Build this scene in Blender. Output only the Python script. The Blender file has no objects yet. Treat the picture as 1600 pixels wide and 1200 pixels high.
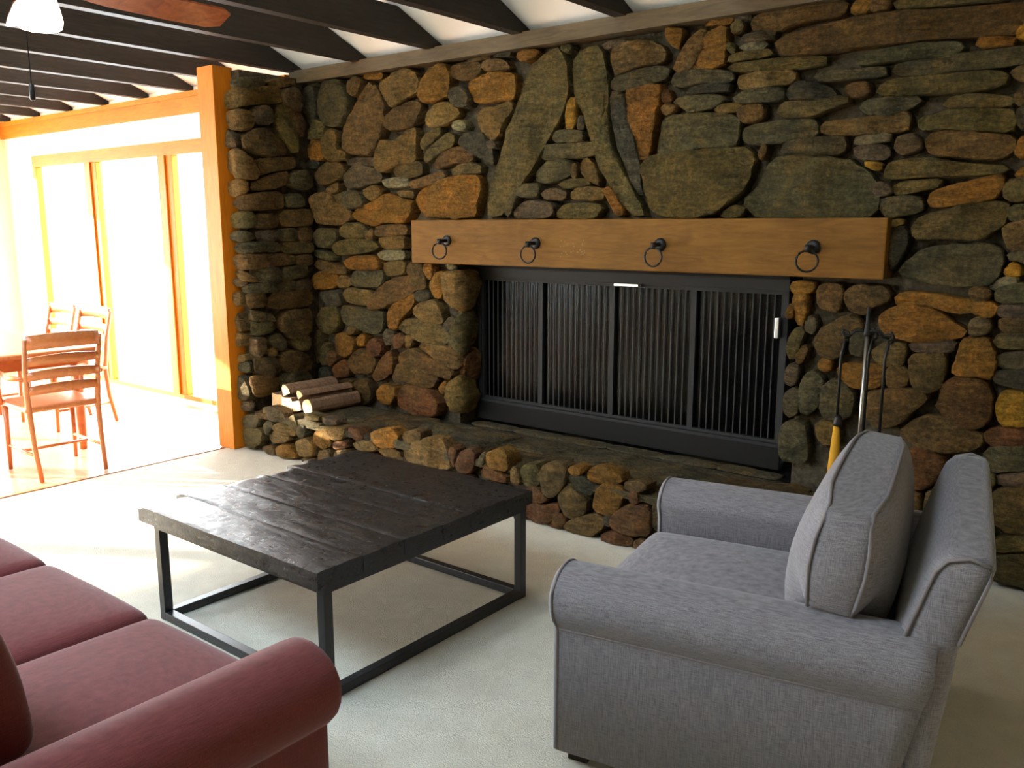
import bpy, bmesh, math, random
import numpy as np
from mathutils import Vector, Matrix, noise
random.seed(7)
SC = bpy.context.scene
COL = SC.collection

# ------------------------------------------------------------------ camera
H = 1.55
F, YAW, PIT = 1359.0, math.radians(38.26), math.radians(10.32)
cam_d = bpy.data.cameras.new('camera'); cam = bpy.data.objects.new('camera', cam_d); COL.objects.link(cam)
cam.location = (0, 0, H); cam.rotation_euler = (math.pi/2 - PIT, 0, YAW)
cam_d.sensor_width = 36; cam_d.lens = 36*F/1600; cam_d.clip_start = .05
SC.camera = cam

# ------------------------------------------------------------------ world, sun, exposure
W = bpy.data.worlds.new('sky'); SC.world = W; W.use_nodes = True
wt = W.node_tree; bg = wt.nodes['Background']; bg.inputs[1].default_value = 24.0
_g = wt.nodes.new('ShaderNodeNewGeometry'); _s = wt.nodes.new('ShaderNodeSeparateXYZ'); _r = wt.nodes.new('ShaderNodeValToRGB')
_m = wt.nodes.new('ShaderNodeMath'); _m.operation = 'MULTIPLY'; _m.inputs[1].default_value = -1
wt.links.new(_g.outputs['Incoming'], _s.inputs[0]); wt.links.new(_s.outputs[2], _m.inputs[0]); wt.links.new(_m.outputs[0], _r.inputs[0])
_e = _r.color_ramp.elements; _e[0].position = 0; _e[0].color = (1.0, .99, .96, 1); _e[1].position = 1; _e[1].color = (.42, .68, 1.0, 1)
_k = _e.new(.28); _k.color = (.80, .92, 1.0, 1)
wt.links.new(_r.outputs[0], bg.inputs[0])
sd = bpy.data.lights.new('sun_left_offscreen', 'SUN'); sd.energy = 45; sd.angle = math.radians(.6); sd.color = (1, .86, .66)
sun = bpy.data.objects.new('sun_left_offscreen', sd); COL.objects.link(sun)
sun.rotation_euler = Vector((1, .62, -.345)).to_track_quat('-Z', 'Y').to_euler()
SC.view_settings.view_transform = 'Standard'; SC.view_settings.look = 'None'
SC.view_settings.gamma = 1; SC.view_settings.exposure = 0.45
SC.view_settings.use_curve_mapping = False
SC.cycles.use_denoising = True
SC.cycles.max_bounces = 8; SC.cycles.diffuse_bounces = 5; SC.cycles.sample_clamp_indirect = 8

def portal(name, loc, rot, sx, sy):
    l = bpy.data.lights.new(name, 'AREA'); l.shape = 'RECTANGLE'; l.size = sx; l.size_y = sy
    l.cycles.is_portal = True
    o = bpy.data.objects.new(name, l); COL.objects.link(o); o.location = loc; o.rotation_euler = rot
R90 = math.pi/2

# ------------------------------------------------------------------ pixel -> place
FW = np.array([-math.sin(YAW)*math.cos(PIT), math.cos(YAW)*math.cos(PIT), -math.sin(PIT)])
RT = np.array([math.cos(YAW), math.sin(YAW), 0.]); DN = np.cross(FW, RT)
def ray(x, y): return FW + RT*(x-800)/F + DN*(y-600)/F
def on_z(x, y, z): d = ray(x, y); t = (z-H)/d[2]; return np.array([0, 0, H]) + d*t
def on_y(x, y, Y): d = ray(x, y); return np.array([0, 0, H]) + d*(Y/d[1])
def on_x(x, y, X): d = ray(x, y); return np.array([0, 0, H]) + d*(X/d[0])

# ------------------------------------------------------------------ materials
def mat(name, col, rough=.6, metal=0, build=None, spec=None):
    m = bpy.data.materials.new(name); m.use_nodes = True
    b = m.node_tree.nodes['Principled BSDF']
    b.inputs['Base Color'].default_value = (*col, 1); b.inputs['Roughness'].default_value = rough
    b.inputs['Metallic'].default_value = metal
    if spec is not None: b.inputs['Specular IOR Level'].default_value = spec
    if build: build(m.node_tree, b)
    return m
def nn(t, kind, **kw):
    n = t.nodes.new(kind)
    for k, v in kw.items():
        if k in n.inputs: n.inputs[k].default_value = v
        else: setattr(n, k, v)
    return n
def coords(t, scale=(1, 1, 1), space='Object'):
    c = nn(t, 'ShaderNodeTexCoord'); mp = nn(t, 'ShaderNodeMapping'); mp.inputs['Scale'].default_value = scale
    t.links.new(c.outputs[space], mp.inputs[0]); return mp.outputs[0]
def noisetex(t, vec, scale, detail=4, rough=.6, dist=0):
    n = nn(t, 'ShaderNodeTexNoise'); n.inputs['Scale'].default_value = scale; n.inputs['Detail'].default_value = detail
    n.inputs['Roughness'].default_value = rough; n.inputs['Distortion'].default_value = dist
    t.links.new(vec, n.inputs['Vector']); return n.outputs[0]
def ramp(t, fac, stops):
    r = nn(t, 'ShaderNodeValToRGB'); e = r.color_ramp.elements
    while len(e) < len(stops): e.new(.5)
    for i, (p, c) in enumerate(stops): e[i].position = p; e[i].color = (*c, 1)
    t.links.new(fac, r.inputs[0]); return r.outputs[0]
def bump(t, b, h, strength=.3, dist=.01):
    n = nn(t, 'ShaderNodeBump'); n.inputs['Strength'].default_value = strength; n.inputs['Distance'].default_value = dist
    t.links.new(h, n.inputs['Height']); t.links.new(n.outputs[0], b.inputs['Normal']); return n
def mul(t, a, bb, mode='MULTIPLY', fac=1):
    m = nn(t, 'ShaderNodeMix', data_type='RGBA', blend_type=mode); m.inputs[0].default_value = fac
    t.links.new(a, m.inputs[6])
    if isinstance(bb, tuple): m.inputs[7].default_value = (*bb, 1)
    else: t.links.new(bb, m.inputs[7])
    return m.outputs[2]

def b_stone(t, b):
    v = coords(t, (1, 1, 1)); vs = coords(t, (.6, .6, 2.2)); oi = nn(t, 'ShaderNodeObjectInfo')
    n1 = noisetex(t, v, 6, 6, .68, .8); n2 = noisetex(t, v, 55, 7, .75); n3 = noisetex(t, v, 3.1, 4, .6, 1.0); n4 = noisetex(t, vs, 16, 6, .7, .5)
    g = ramp(t, n1, [(.25, (.48, .50, .50)), (.45, (.88, .88, .86)), (.6, (1.15, 1.04, .86)), (.78, (1.9, 1.55, 1.0))])
    c = mul(t, oi.outputs['Color'], g)
    f = ramp(t, n3, [(.50, (0, 0, 0)), (.72, (.55, .55, .55))])
    mx = nn(t, 'ShaderNodeMix', data_type='RGBA'); t.links.new(f, mx.inputs[0]); t.links.new(c, mx.inputs[6]); mx.inputs[7].default_value = (.115, .068, .015, 1)
    g2 = ramp(t, n2, [(.28, (.42, .42, .42)), (.5, (1, 1, 1)), (.72, (1.8, 1.76, 1.65))])
    g4 = ramp(t, n4, [(.3, (.5, .5, .52)), (.7, (1.4, 1.38, 1.3))])
    t.links.new(mul(t, mul(t, mx.outputs[2], g2), g4), b.inputs['Base Color'])
    ad = nn(t, 'ShaderNodeMath', operation='ADD'); t.links.new(n1, ad.inputs[0]); t.links.new(n4, ad.inputs[1])
    a2 = nn(t, 'ShaderNodeMath', operation='MULTIPLY_ADD'); t.links.new(n2, a2.inputs[0]); a2.inputs[1].default_value = .35; t.links.new(ad.outputs[0], a2.inputs[2])
    bump(t, b, a2.outputs[0], 1.0, .045)
M_STONE = mat('fieldstone', (.3, .22, .13), .75, build=b_stone, spec=.10)
def b_mortar(t, b):
    v = coords(t); n = noisetex(t, v, 30, 5); t.links.new(ramp(t, n, [(.3, (.032, .025, .016)), (.75, (.090, .070, .044))]), b.inputs['Base Color'])
    bump(t, b, n, .8, .02)
M_MORTAR = mat('dark_mortar', (.04, .03, .02), .95, build=b_mortar, spec=.03)
def wood(name, c1, c2, rough=.5, sc=(1, 1, 1), scale=6, bs=.15, dist=1.2, spec=.15):
    def f(t, b):
        v = coords(t, sc); n = noisetex(t, v, scale, 6, .6, dist)
        t.links.new(ramp(t, n, [(.28, c1), (.72, c2)]), b.inputs['Base Color']); bump(t, b, n, bs, .004)
    return mat(name, c2, rough, build=f, spec=spec)
M_ORANGE = wood('orange_stained_pine', (.36, .10, .004), (.48, .155, .007), .5, (6, 6, .7))
M_ORANGEX = wood('orange_stained_pine_rail', (.36, .10, .004), (.48, .155, .007), .5, (.7, 6, 6))
M_DARKBOARD = wood('brown_ceiling_board', (.05, .034, .016), (.10, .068, .034), .6, (.7, 6, 6))
M_BEAM = wood('dark_stained_beam', (.016, .012, .009), (.034, .026, .02), .55, (6, .7, 6))
M_CHAIRWOOD = wood('cherry_chair_wood', (.33, .10, .03), (.46, .16, .05), .3, (3, 3, 3), 5, spec=.4)
M_LOGBARK = wood('log_bark', (.10, .055, .03), (.22, .13, .075), .9, (1, 6, 6), 6, .8)
M_LOGEND = wood('split_log_end', (.52, .30, .12), (.74, .50, .26), .8, (1, 1, 1), 30, .3)
def b_mantel(t, b):
    v = coords(t, (1.2, 8, 8)); n = noisetex(t, v, 4, 6, .6, 1.5); n2 = noisetex(t, coords(t, (1, 1, 1)), 3, 3)
    c = ramp(t, n, [(.25, (.09, .039, .006)), (.7, (.14, .066, .011))])
    t.links.new(mul(t, c, ramp(t, n2, [(.3, (.8, .78, .75)), (.7, (1.12, 1.1, 1.1))])), b.inputs['Base Color']); bump(t, b, n, .2, .004)
M_MANTEL = mat('mantel_wood', (.36, .2, .07), .65, build=b_mantel, spec=.10)
def b_table(t, b):
    v = coords(t, (1.6, 6, 6)); n = noisetex(t, v, 5, 8, .68, .25); n2 = noisetex(t, coords(t), 26, 5, .7)
    c = ramp(t, n, [(.25, (.004, .0035, .0035)), (.6, (.011, .009, .008)), (.8, (.022, .017, .015))])
    t.links.new(c, b.inputs['Base Color'])
    t.links.new(ramp(t, n2, [(.3, (.20, .20, .20)), (.7, (.45, .45, .45))]), b.inputs['Roughness'])
    ad = nn(t, 'ShaderNodeMath', operation='MULTIPLY_ADD'); t.links.new(n2, ad.inputs[0]); ad.inputs[1].default_value = .5; t.links.new(n, ad.inputs[2])
    bump(t, b, ad.outputs[0], .55, .009)
M_TABLE = mat('weathered_black_plank', (.03, .02, .02), .35, build=b_table, spec=.5)
M_STEEL = mat('black_steel', (.012, .012, .013), .38, .0)
M_IRON = mat('wrought_iron', (.012, .011, .010), .45, .6)
M_GREYMETAL = mat('dull_grey_metal', (.019, .0185, .0175), .55, .0, spec=.10)
M_ROD = mat('rod_grey_metal', (.027, .026, .025), .55, .0, spec=.10)
M_DARKMETAL = mat('dark_metal', (.009, .008, .007), .6, .0, spec=.08)
M_CHROME = mat('bright_metal', (.45, .45, .43), .35, .9)
M_POKER = mat('brushed_steel', (.25, .24, .22), .3, 1)
M_BRISTLE = wood('straw_bristle', (.36, .17, .012), (.50, .26, .02), .8, (6, 6, .5), 8)
def b_carpet(t, b):
    v = coords(t); n = noisetex(t, v, 190, 3, .7); n2 = noisetex(t, v, 9, 4, .6)
    c = ramp(t, n2, [(.3, (.535, .475, .365)), (.7, (.62, .555, .435))])
    t.links.new(mul(t, c, ramp(t, n, [(.3, (.88, .88, .88)), (.7, (1.05, 1.05, 1.05))])), b.inputs['Base Color'])
    ad = nn(t, 'ShaderNodeMath', operation='MULTIPLY_ADD'); t.links.new(n2, ad.inputs[0]); ad.inputs[1].default_value = .8; t.links.new(n, ad.inputs[2])
    bump(t, b, ad.outputs[0], .6, .02)
M_CARPET = mat('cream_carpet', (.55, .47, .33), .97, build=b_carpet, spec=.05)
M_PLASTER = mat('cream_plaster', (.80, .74, .56), .9, build=lambda t, b: bump(t, b, noisetex(t, coords(t), 60), .1, .003))
M_CEIL = mat('white_ceiling_board', (.90, .91, .89), .9, build=lambda t, b: bump(t, b, noisetex(t, coords(t), 40), .08, .003))
M_FLOORW = wood('red_oak_floor', (.42, .19, .09), (.56, .28, .14), .3, (1, 8, 1), 4, .05)
def b_weave(c1, c2, s=1.0):
    def f(t, b):
        v1 = coords(t, (16, 16, 300)); v2 = coords(t, (300, 300, 16))
        a = noisetex(t, v1, 2.2, 2, .5); d = noisetex(t, v2, 2.2, 2, .5)
        ad = nn(t, 'ShaderNodeMath', operation='ADD'); t.links.new(a, ad.inputs[0]); t.links.new(d, ad.inputs[1])
        ml = nn(t, 'ShaderNodeMath', operation='MULTIPLY'); t.links.new(ad.outputs[0], ml.inputs[0]); ml.inputs[1].default_value = .5
        t.links.new(ramp(t, ml.outputs[0], [(.34, c1), (.66, c2)]), b.inputs['Base Color']); bump(t, b, ml.outputs[0], .12*s, .001)
        b.inputs['Sheen Weight'].default_value = .15
    return f
M_LINEN = mat('grey_taupe_linen', (.2, .18, .18), .9, build=b_weave((.085, .077, .081), (.22, .20, .206)), spec=.15)
M_PIPING = mat('grey_taupe_piping', (.15, .13, .13), .9)
M_RED = mat('rust_red_chenille', (.2, .04, .035), .9, build=b_weave((.085, .015, .013), (.15, .031, .026)), spec=.15)
def b_soot_reflection(t, b):  # black soot; the pale noise patches paint in a reflection on the door glass
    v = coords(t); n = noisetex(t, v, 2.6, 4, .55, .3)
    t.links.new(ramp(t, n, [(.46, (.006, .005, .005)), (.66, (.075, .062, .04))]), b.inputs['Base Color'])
M_SOOT_REFLECTION = mat('sooty_firebrick_painted_reflection', (.05, .04, .03), .95, build=b_soot_reflection, spec=.05)
def b_glass(t, b):
    out = [n for n in t.nodes if n.type == 'OUTPUT_MATERIAL'][0]
    tr = nn(t, 'ShaderNodeBsdfTransparent'); tr.inputs[0].default_value = (.35, .35, .34, 1)
    gl = nn(t, 'ShaderNodeBsdfGlossy'); gl.inputs['Roughness'].default_value = .2
    mx = nn(t, 'ShaderNodeMixShader'); mx.inputs[0].default_value = .012
    t.links.new(tr.outputs[0], mx.inputs[1]); t.links.new(gl.outputs[0], mx.inputs[2]); t.links.new(mx.outputs[0], out.inputs[0])
M_SMOKEGLASS = mat('smoked_glass', (.05, .05, .05), .1, build=b_glass)
def b_pane(t, b):
    out = [n for n in t.nodes if n.type == 'OUTPUT_MATERIAL'][0]
    tr = nn(t, 'ShaderNodeBsdfTransparent'); tr.inputs[0].default_value = (.97, .98, .98, 1)
    gl = nn(t, 'ShaderNodeBsdfGlossy'); gl.inputs['Roughness'].default_value = .02
    mx = nn(t, 'ShaderNodeMixShader'); mx.inputs[0].default_value = .05
    t.links.new(tr.outputs[0], mx.inputs[1]); t.links.new(gl.outputs[0], mx.inputs[2]); t.links.new(mx.outputs[0], out.inputs[0])
M_PANE = mat('window_glass', (.9, .9, .9), .02, build=b_pane)
def b_shade(t, b):
    b.inputs['Emission Color'].default_value = (1, .9, .75, 1); b.inputs['Emission Strength'].default_value = 1.6
M_SHADE = mat('frosted_lamp_glass', (.9, .88, .84), .3, build=b_shade)
M_BLADE = wood('fan_blade_walnut', (.20, .05, .02), (.36, .11, .04), .18, (3, 3, 3), 5, spec=.5)
M_PATIO = mat('pale_patio', (.7, .68, .62), .9, build=lambda t, b: bump(t, b, noisetex(t, coords(t), 20), .1, .01))

# ------------------------------------------------------------------ mesh helpers
def link_mesh(name, bm, m, parent=None, smooth=False, loc=None, sharp=None):
    me = bpy.data.meshes.new(name); bmesh.ops.recalc_face_normals(bm, faces=bm.faces[:]); bm.to_mesh(me); bm.free()
    if m is not None: me.materials.append(m)
    if smooth:
        for p in me.polygons: p.use_smooth = True
        if sharp: me.set_sharp_from_angle(angle=math.radians(sharp))
    o = bpy.data.objects.new(name, me); COL.objects.link(o)
    if parent is not None: o.parent = parent
    if loc is not None: o.location = loc
    return o
def add_box(bm, x0, x1, y0, y1, z0, z1, bev=0, segs=2, M=None):
    r = bmesh.ops.create_cube(bm, size=1)
    T = Matrix.Translation(((x0+x1)/2, (y0+y1)/2, (z0+z1)/2)) @ Matrix.Diagonal((abs(x1-x0), abs(y1-y0), abs(z1-z0), 1))
    if M is not None: T = M @ T
    bmesh.ops.transform(bm, matrix=T, verts=r['verts'])
    if bev:
        es = list({e for v in r['verts'] for e in v.link_edges})
        bmesh.ops.bevel(bm, geom=es, offset=bev, segments=segs, affect='EDGES', profile=.6)
    return bm
def box(name, x0, x1, y0, y1, z0, z1, m, parent=None, bev=0, M=None, smooth=False):
    bm = bmesh.new(); add_box(bm, x0, x1, y0, y1, z0, z1, bev, M=M); return link_mesh(name, bm, m, parent, smooth)
def boxes(name, lst, m, parent=None, bev=0):
    bm = bmesh.new()
    for a in lst: add_box(bm, *a, bev)
    return link_mesh(name, bm, m, parent)
def add_tube(bm, pts, r, n=8, closed=False, taper=None):
    pts = [Vector(p) for p in pts]; rings = []
    L = len(pts)
    for i, p in enumerate(pts):
        a = pts[(i-1) % L] if (closed or i) else p; b = pts[(i+1) % L] if (closed or i < L-1) else p
        d = (b-a).normalized(); up = Vector((0, 0, 1)) if abs(d.z) < .9 else Vector((1, 0, 0))
        u = d.cross(up).normalized(); v = d.cross(u).normalized()
        rr = r if taper is None else taper[i]
        rings.append([bm.verts.new(p+(u*math.cos(2*math.pi*k/n)+v*math.sin(2*math.pi*k/n))*rr) for k in range(n)])
    for i in range(L if closed else L-1):
        A, B = rings[i], rings[(i+1) % L]
        for k in range(n): bm.faces.new((A[k], A[(k+1) % n], B[(k+1) % n], B[k]))
    if not closed: bm.faces.new(rings[0]); bm.faces.new(rings[-1])
def tube(name, pts, r, m, parent=None, n=8, closed=False, taper=None):
    bm = bmesh.new(); add_tube(bm, pts, r, n, closed, taper); return link_mesh(name, bm, m, parent, True)
def add_lathe(bm, prof, c=(0, 0, 0), n=20):
    rings = [[bm.verts.new((c[0]+r*math.cos(2*math.pi*k/n), c[1]+r*math.sin(2*math.pi*k/n), c[2]+z)) for k in range(n)] for r, z in prof]
    for A, B in zip(rings, rings[1:]):
        for k in range(n): bm.faces.new((A[k], A[(k+1) % n], B[(k+1) % n], B[k]))
    bm.faces.new(rings[0]); bm.faces.new(rings[-1])
def lathe(name, prof, m, parent=None, c=(0, 0, 0), n=20):
    bm = bmesh.new(); add_lathe(bm, prof, c, n); return link_mesh(name, bm, m, parent, True)
def soft_box(name, x0, x1, y0, y1, z0, z1, r, m, parent=None, puff=(0, 0, 0), n=14, M=None, warp=None, wob=0):
    """rounded upholstered block: cube grid clamped to an inner box, then pushed out by r, faces bulging by puff"""
    bm = bmesh.new(); bmesh.ops.create_cube(bm, size=2)
    bmesh.ops.subdivide_edges(bm, edges=bm.edges[:], cuts=n, use_grid_fill=True)
    c = Vector(((x0+x1)/2, (y0+y1)/2, (z0+z1)/2)); h = Vector(((x1-x0)/2, (y1-y0)/2, (z1-z0)/2))
    for v in bm.verts:
        q = v.co.copy()
        p = Vector([math.copysign(abs(math.sin(q[i]*math.pi/2))**.9, q[i])*h[i] for i in range(3)])
        inn = Vector([max(-(h[i]-r), min(h[i]-r, p[i])) for i in range(3)])
        d = p-inn
        if d.length > 1e-6: p = inn + d.normalized()*r
        k = [1-min(1, abs(p[i])/h[i])**2 for i in range(3)]
        p = Vector((p.x+math.copysign(puff[0]*k[1]*k[2], p.x) if abs(p.x) > h.x*.5 else p.x,
                    p.y+math.copysign(puff[1]*k[0]*k[2], p.y) if abs(p.y) > h.y*.5 else p.y,
                    p.z+math.copysign(puff[2]*k[0]*k[1], p.z) if abs(p.z) > h.z*.5 else p.z))
        p = p + c
        if wob: p += Vector(noise.noise_vector(p*5))*wob
        if warp: p = warp(p)
        v.co = (M @ p) if M is not None else p
    return link_mesh(name, bm, m, parent, True)
def thing(name, label, cat, loc=(0, 0, 0), rz=0, group=None):
    o = bpy.data.objects.new(name, None); COL.objects.link(o); o.location = loc; o.rotation_euler = (0, 0, rz)
    o.empty_display_size = .1
    return tag(o, label, cat, group)
def tag(o, label, cat, group=None):
    o['label'] = label; o['category'] = cat
    if group: o['group'] = group
    return o
def struct(o, label, cat):
    o['kind'] = 'structure'; return tag(o, label, cat)
def copy_tree(o, parent=None):
    c = o.copy(); COL.objects.link(c); c.parent = parent
    for ch in list(o.children): copy_tree(ch, c)
    return c

# ================================================================== THE ROOM
YW = 4.12          # face of the stones of the main wall, also the plane of the window wall
YM = YW + .06      # mortar face
XR, XL, YB = 2.7, -10.06, -3.3
ZT = 2.61          # trim height
SL = .42           # roof slope
XJ0, XJ1 = -3.68, -1.56   # firebox opening
ZH = .30           # hearth top

fl = struct(box('floor', -5.32, XR, YB, 4.6, -.1, 0, M_CARPET), 'cream cut pile carpet covering the living room floor', 'floor')
fl2 = struct(boxes('floor_dining', [(XL, -5.322, YB, 4.4, -.1, -.004)], M_FLOORW), 'reddish hardwood floor under the dining set by the windows', 'floor')
struct(box('trim_threshold', -5.335, -5.30, YB, 3.44, -.004, .006, M_CHAIRWOOD), 'thin wooden strip where the carpet meets the hardwood', 'trim')

wall = struct(boxes('wall_back', [(-5.25, XJ0-.05, YM, YM+.35, 0, 2.75), (XJ0-.05, XJ1+.05, YM, YM+.35, 1.36, 2.75), (XJ1+.05, XR, YM, YM+.35, 0, 2.75)], M_MORTAR),
              'rough fieldstone fireplace wall with deep dark joints', 'wall')
wing = struct(boxes('wall_wing', [(-5.30, -5.12, 3.59, YM+.1, 0, 2.56)], M_MORTAR), 'short fieldstone return wall beside the orange post', 'wall')
# window wall with four tall openings
WX = [(-9.42, -8.36), (-8.15, -7.08), (-6.87, -5.85)]
ZW0, ZW1 = .07, 2.13
lst = [(XL, XL+.62, YW, YW+.15, 0, 2.64), (XL+.62, -5.25, YW, YW+.15, 2.24, 2.64), (XL+.62, -5.25, YW, YW+.15, -.05, .05), (-5.75, -5.25, YW, YW+.15, .05, 2.24)]
struct(boxes('wall_window', lst, M_PLASTER), 'cream plaster wall around the tall windows', 'wall')
win = struct(boxes('window_1', [(XL+.62, -5.75, YW-.01, YW+.06, 2.13, 2.24), (XL+.62, -5.75, YW-.01, YW+.06, .05, .09)], M_ORANGEX), 'row of tall windows in orange stained wood frames', 'window')
for x0, x1 in [(-9.44, -9.36), (-8.37, -8.14), (-7.09, -6.86), (-5.85, -5.75)]:
    box('mullion', x0, x1, YW-.012, YW+.05, .09, 2.13, M_ORANGE, win, .006)
    if x1-x0 > .2: box('mullion_lip', (x0+x1)/2-.03, (x0+x1)/2+.03, YW-.03, YW-.012, .09, 2.13, M_ORANGE, win, .004)
for x0, x1 in [(-9.36, -8.37), (-8.14, -7.09), (-6.86, -5.85)]:
    box('pane', x0, x1, YW+.03, YW+.035, .09, 2.13, M_PANE, win)
struct(boxes('trim_1', [(XL, -5.25, YW-.035, YW, 2.44, 2.575), (XL, -5.25, YW-.06, YW, 2.56, 2.6)], M_ORANGEX), 'orange wood cornice board running above the tall windows', 'trim')
struct(boxes('trim_2', [(XL, -9.40, YW-.02, YW, .0, .1)], M_ORANGEX), 'low wooden baseboard beside the tall windows', 'trim')
struct(box('trim_3', -5.385, -5.205, 3.45, 3.60, 0, 2.58, M_ORANGE, None, .004), 'square orange wood post at the end of the stone return wall', 'post')
struct(boxes('trim_4', [(-5.2, XR, YW-.06, YM, 2.53, 2.615)], M_DARKBOARD), 'narrow brown board along the top of the stone wall', 'trim')

# side and rear walls with the windows that light the room (rear one added)
WY = [(-3.1, -1.9), (-1.84, -.4), (-.34, 2.0), (2.06, 3.8)]
lst = [(XL-.15, XL, YB, YW+.15, 2.34, 4.3), (XL-.15, XL, YB, YW+.15, -.05, .05)]
ys = [YB]+[y for w in WY for y in w]+[YW+.15]
for i in range(0, len(ys), 2): lst.append((XL-.15, XL, ys[i], ys[i+1], .05, 2.34))
struct(boxes('wall_left', lst, M_PLASTER), 'cream plaster end wall of the dining area', 'wall')
w2 = struct(boxes('window_2', [(XL-.1, XL-.04, a, b, .05, .12) for a, b in WY]+[(XL-.1, XL-.04, a, b, 2.28, 2.34) for a, b in WY], M_ORANGE), 'glazed doors in the end wall of the dining area', 'window')
for a, b in WY:
    box('stile', XL-.1, XL-.04, a, a+.05, .12, 2.28, M_ORANGE, w2); box('stile', XL-.1, XL-.04, b-.05, b, .12, 2.28, M_ORANGE, w2)
    box('pane', XL-.075, XL-.07, a+.05, b-.05, .12, 2.28, M_PANE, w2)
    portal('window_left_offscreen', (XL-.16, (a+b)/2, 1.2), (0, -R90, 0), 2.25, b-a)
for x0, x1 in [(-9.36, -8.37), (-8.14, -7.09), (-6.86, -5.85)]:
    portal('window_daylight', ((x0+x1)/2, YW+.16, 1.1), (-R90, 0, 0), x1-x0, 2.05)
struct(boxes('wall_right', [(XR, XR+.15, YB, YM+.35, 0, 4.3)], M_PLASTER), 'plain cream wall at the far right side of the room', 'wall')
FX0, FX1, FZ0, FZ1 = -9.4, -7.8, .35, 2.35  # unseen rear window, added to brighten the ceiling and the left side
w3 = struct(boxes('window_added', [(FX0, FX1, YB-.1, YB-.04, FZ0, FZ0+.06), (FX0, FX1, YB-.1, YB-.04, FZ1-.06, FZ1)], M_ORANGEX), 'unseen window band added for light in the wall opposite the fireplace', 'window')
for k in range(4):
    xa = FX0+(FX1-FX0)*k/4; xb = FX0+(FX1-FX0)*(k+1)/4
    box('stile', xa, xa+.05, YB-.1, YB-.04, FZ0+.06, FZ1-.06, M_ORANGE, w3); box('pane', xa+.05, xb, YB-.075, YB-.07, FZ0+.06, FZ1-.06, M_PANE, w3)
portal('window_rear_added_offscreen', ((FX0+FX1)/2, YB-.16, (FZ0+FZ1)/2), (R90, 0, 0), FX1-FX0, FZ1-FZ0)
struct(boxes('wall_front', [(XL, FX0, YB-.15, YB, 0, 4.3), (FX1, XR, YB-.15, YB, 0, 4.3), (FX0, FX1, YB-.15, YB, 0, FZ0), (FX0, FX1, YB-.15, YB, FZ1, 4.3)], M_PLASTER), 'plain cream wall opposite the fireplace', 'wall')
# gabled ceiling: near slope plain, far slope with skylights
YR = .45; ZR = ZT+.01+SL*(YM-YR)
def slope(bm, x0, x1, y0, y1, near):
    zf = (lambda y: ZT+.01+SL*(YM-y)) if near else (lambda y: ZR-SL*(YR-y))
    a = [bm.verts.new((x, y, zf(y)+dz)) for dz in (0, .08) for x, y in ((x0, y0), (x1, y0), (x1, y1), (x0, y1))]
    for f in ((0, 1, 2, 3), (4, 5, 6, 7), (0, 1, 5, 4), (1, 2, 6, 5), (2, 3, 7, 6), (3, 0, 4, 7)): bm.faces.new([a[i] for i in f])
bm = bmesh.new(); slope(bm, XL-.2, XR+.2, YR, YM+.4, True)
SKY = [(-5.6, -4.1), (-3.4, -1.9)]; SY0, SY1 = -1.6, -.1
slope(bm, XL-.2, XR+.2, YB-.2, SY0, False); slope(bm, XL-.2, XR+.2, SY1, YR, False)
xs = [XL-.2]+[x for s in SKY for x in s]+[XR+.2]
for i in range(0, len(xs), 2): slope(bm, xs[i], xs[i+1], SY0, SY1, False)
ceil = struct(link_mesh('ceiling', bm, M_CEIL), 'white sloping ceiling crossed by dark beams', 'ceiling')
sk = None
for x0, x1 in SKY:
    zm = ZR-SL*(YR-(SY0+SY1)/2)
    portal('skylight_offscreen', ((x0+x1)/2, (SY0+SY1)/2, zm+.1), (math.atan(SL), 0, 0), x1-x0, (SY1-SY0)*1.08)
# beams: horizontal ties with sloping outer ends
BX = [-9.88+.6715*i for i in range(19)]
def beam_mesh():
    bm = bmesh.new(); d = .185; w = .035
    y1 = YM+.02; prof = [(YB+.05, ZT-.003), (y1, ZT-.003), (y1-d/SL, ZT-.003+d), (YB+.05+d/SL, ZT-.003+d)]
    A = [bm.verts.new((-w, y, z)) for y, z in prof]; B = [bm.verts.new((w, y, z)) for y, z in prof]
    bm.faces.new(A); bm.faces.new(B[::-1])
    for i in range(4): bm.faces.new((A[i], A[(i+1) % 4], B[(i+1) % 4], B[i]))
    return bm
b0 = link_mesh('beam', beam_mesh(), M_BEAM, ceil, loc=(BX[0], 0, 0))
for x in BX[1:]:
    c = b0.copy(); COL.objects.link(c); c.parent = ceil; c.location = (x, 0, 0)
# patio outside
struct(boxes('ground', [(-150, XL-.2, -150, 150, -.2, -.06), (XL-.2, 150, YW+1.0, 150, -.2, -.06), (XL-.2, 150, -150, YB-.2, -.2, -.06)], M_PATIO), 'pale paving outside the windows', 'ground')

# ================================================================== THE STONES
PAL = {'g': (0.0692, 0.0585, 0.0290), 'd': (0.0500, 0.0430, 0.0270), 'b': (0.0932, 0.0559, 0.0194), 'o': (0.1732, 0.0818, 0.0136), 't': (0.1279, 0.0809, 0.0271),
       'r': (0.1021, 0.0457, 0.0165), 'p': (0.0817, 0.0585, 0.0348), 'y': (0.2353, 0.1274, 0.0136), 'w': (0.1732, 0.1499, 0.0847), 'k': (0.0870, 0.0655, 0.0232)}
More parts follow.
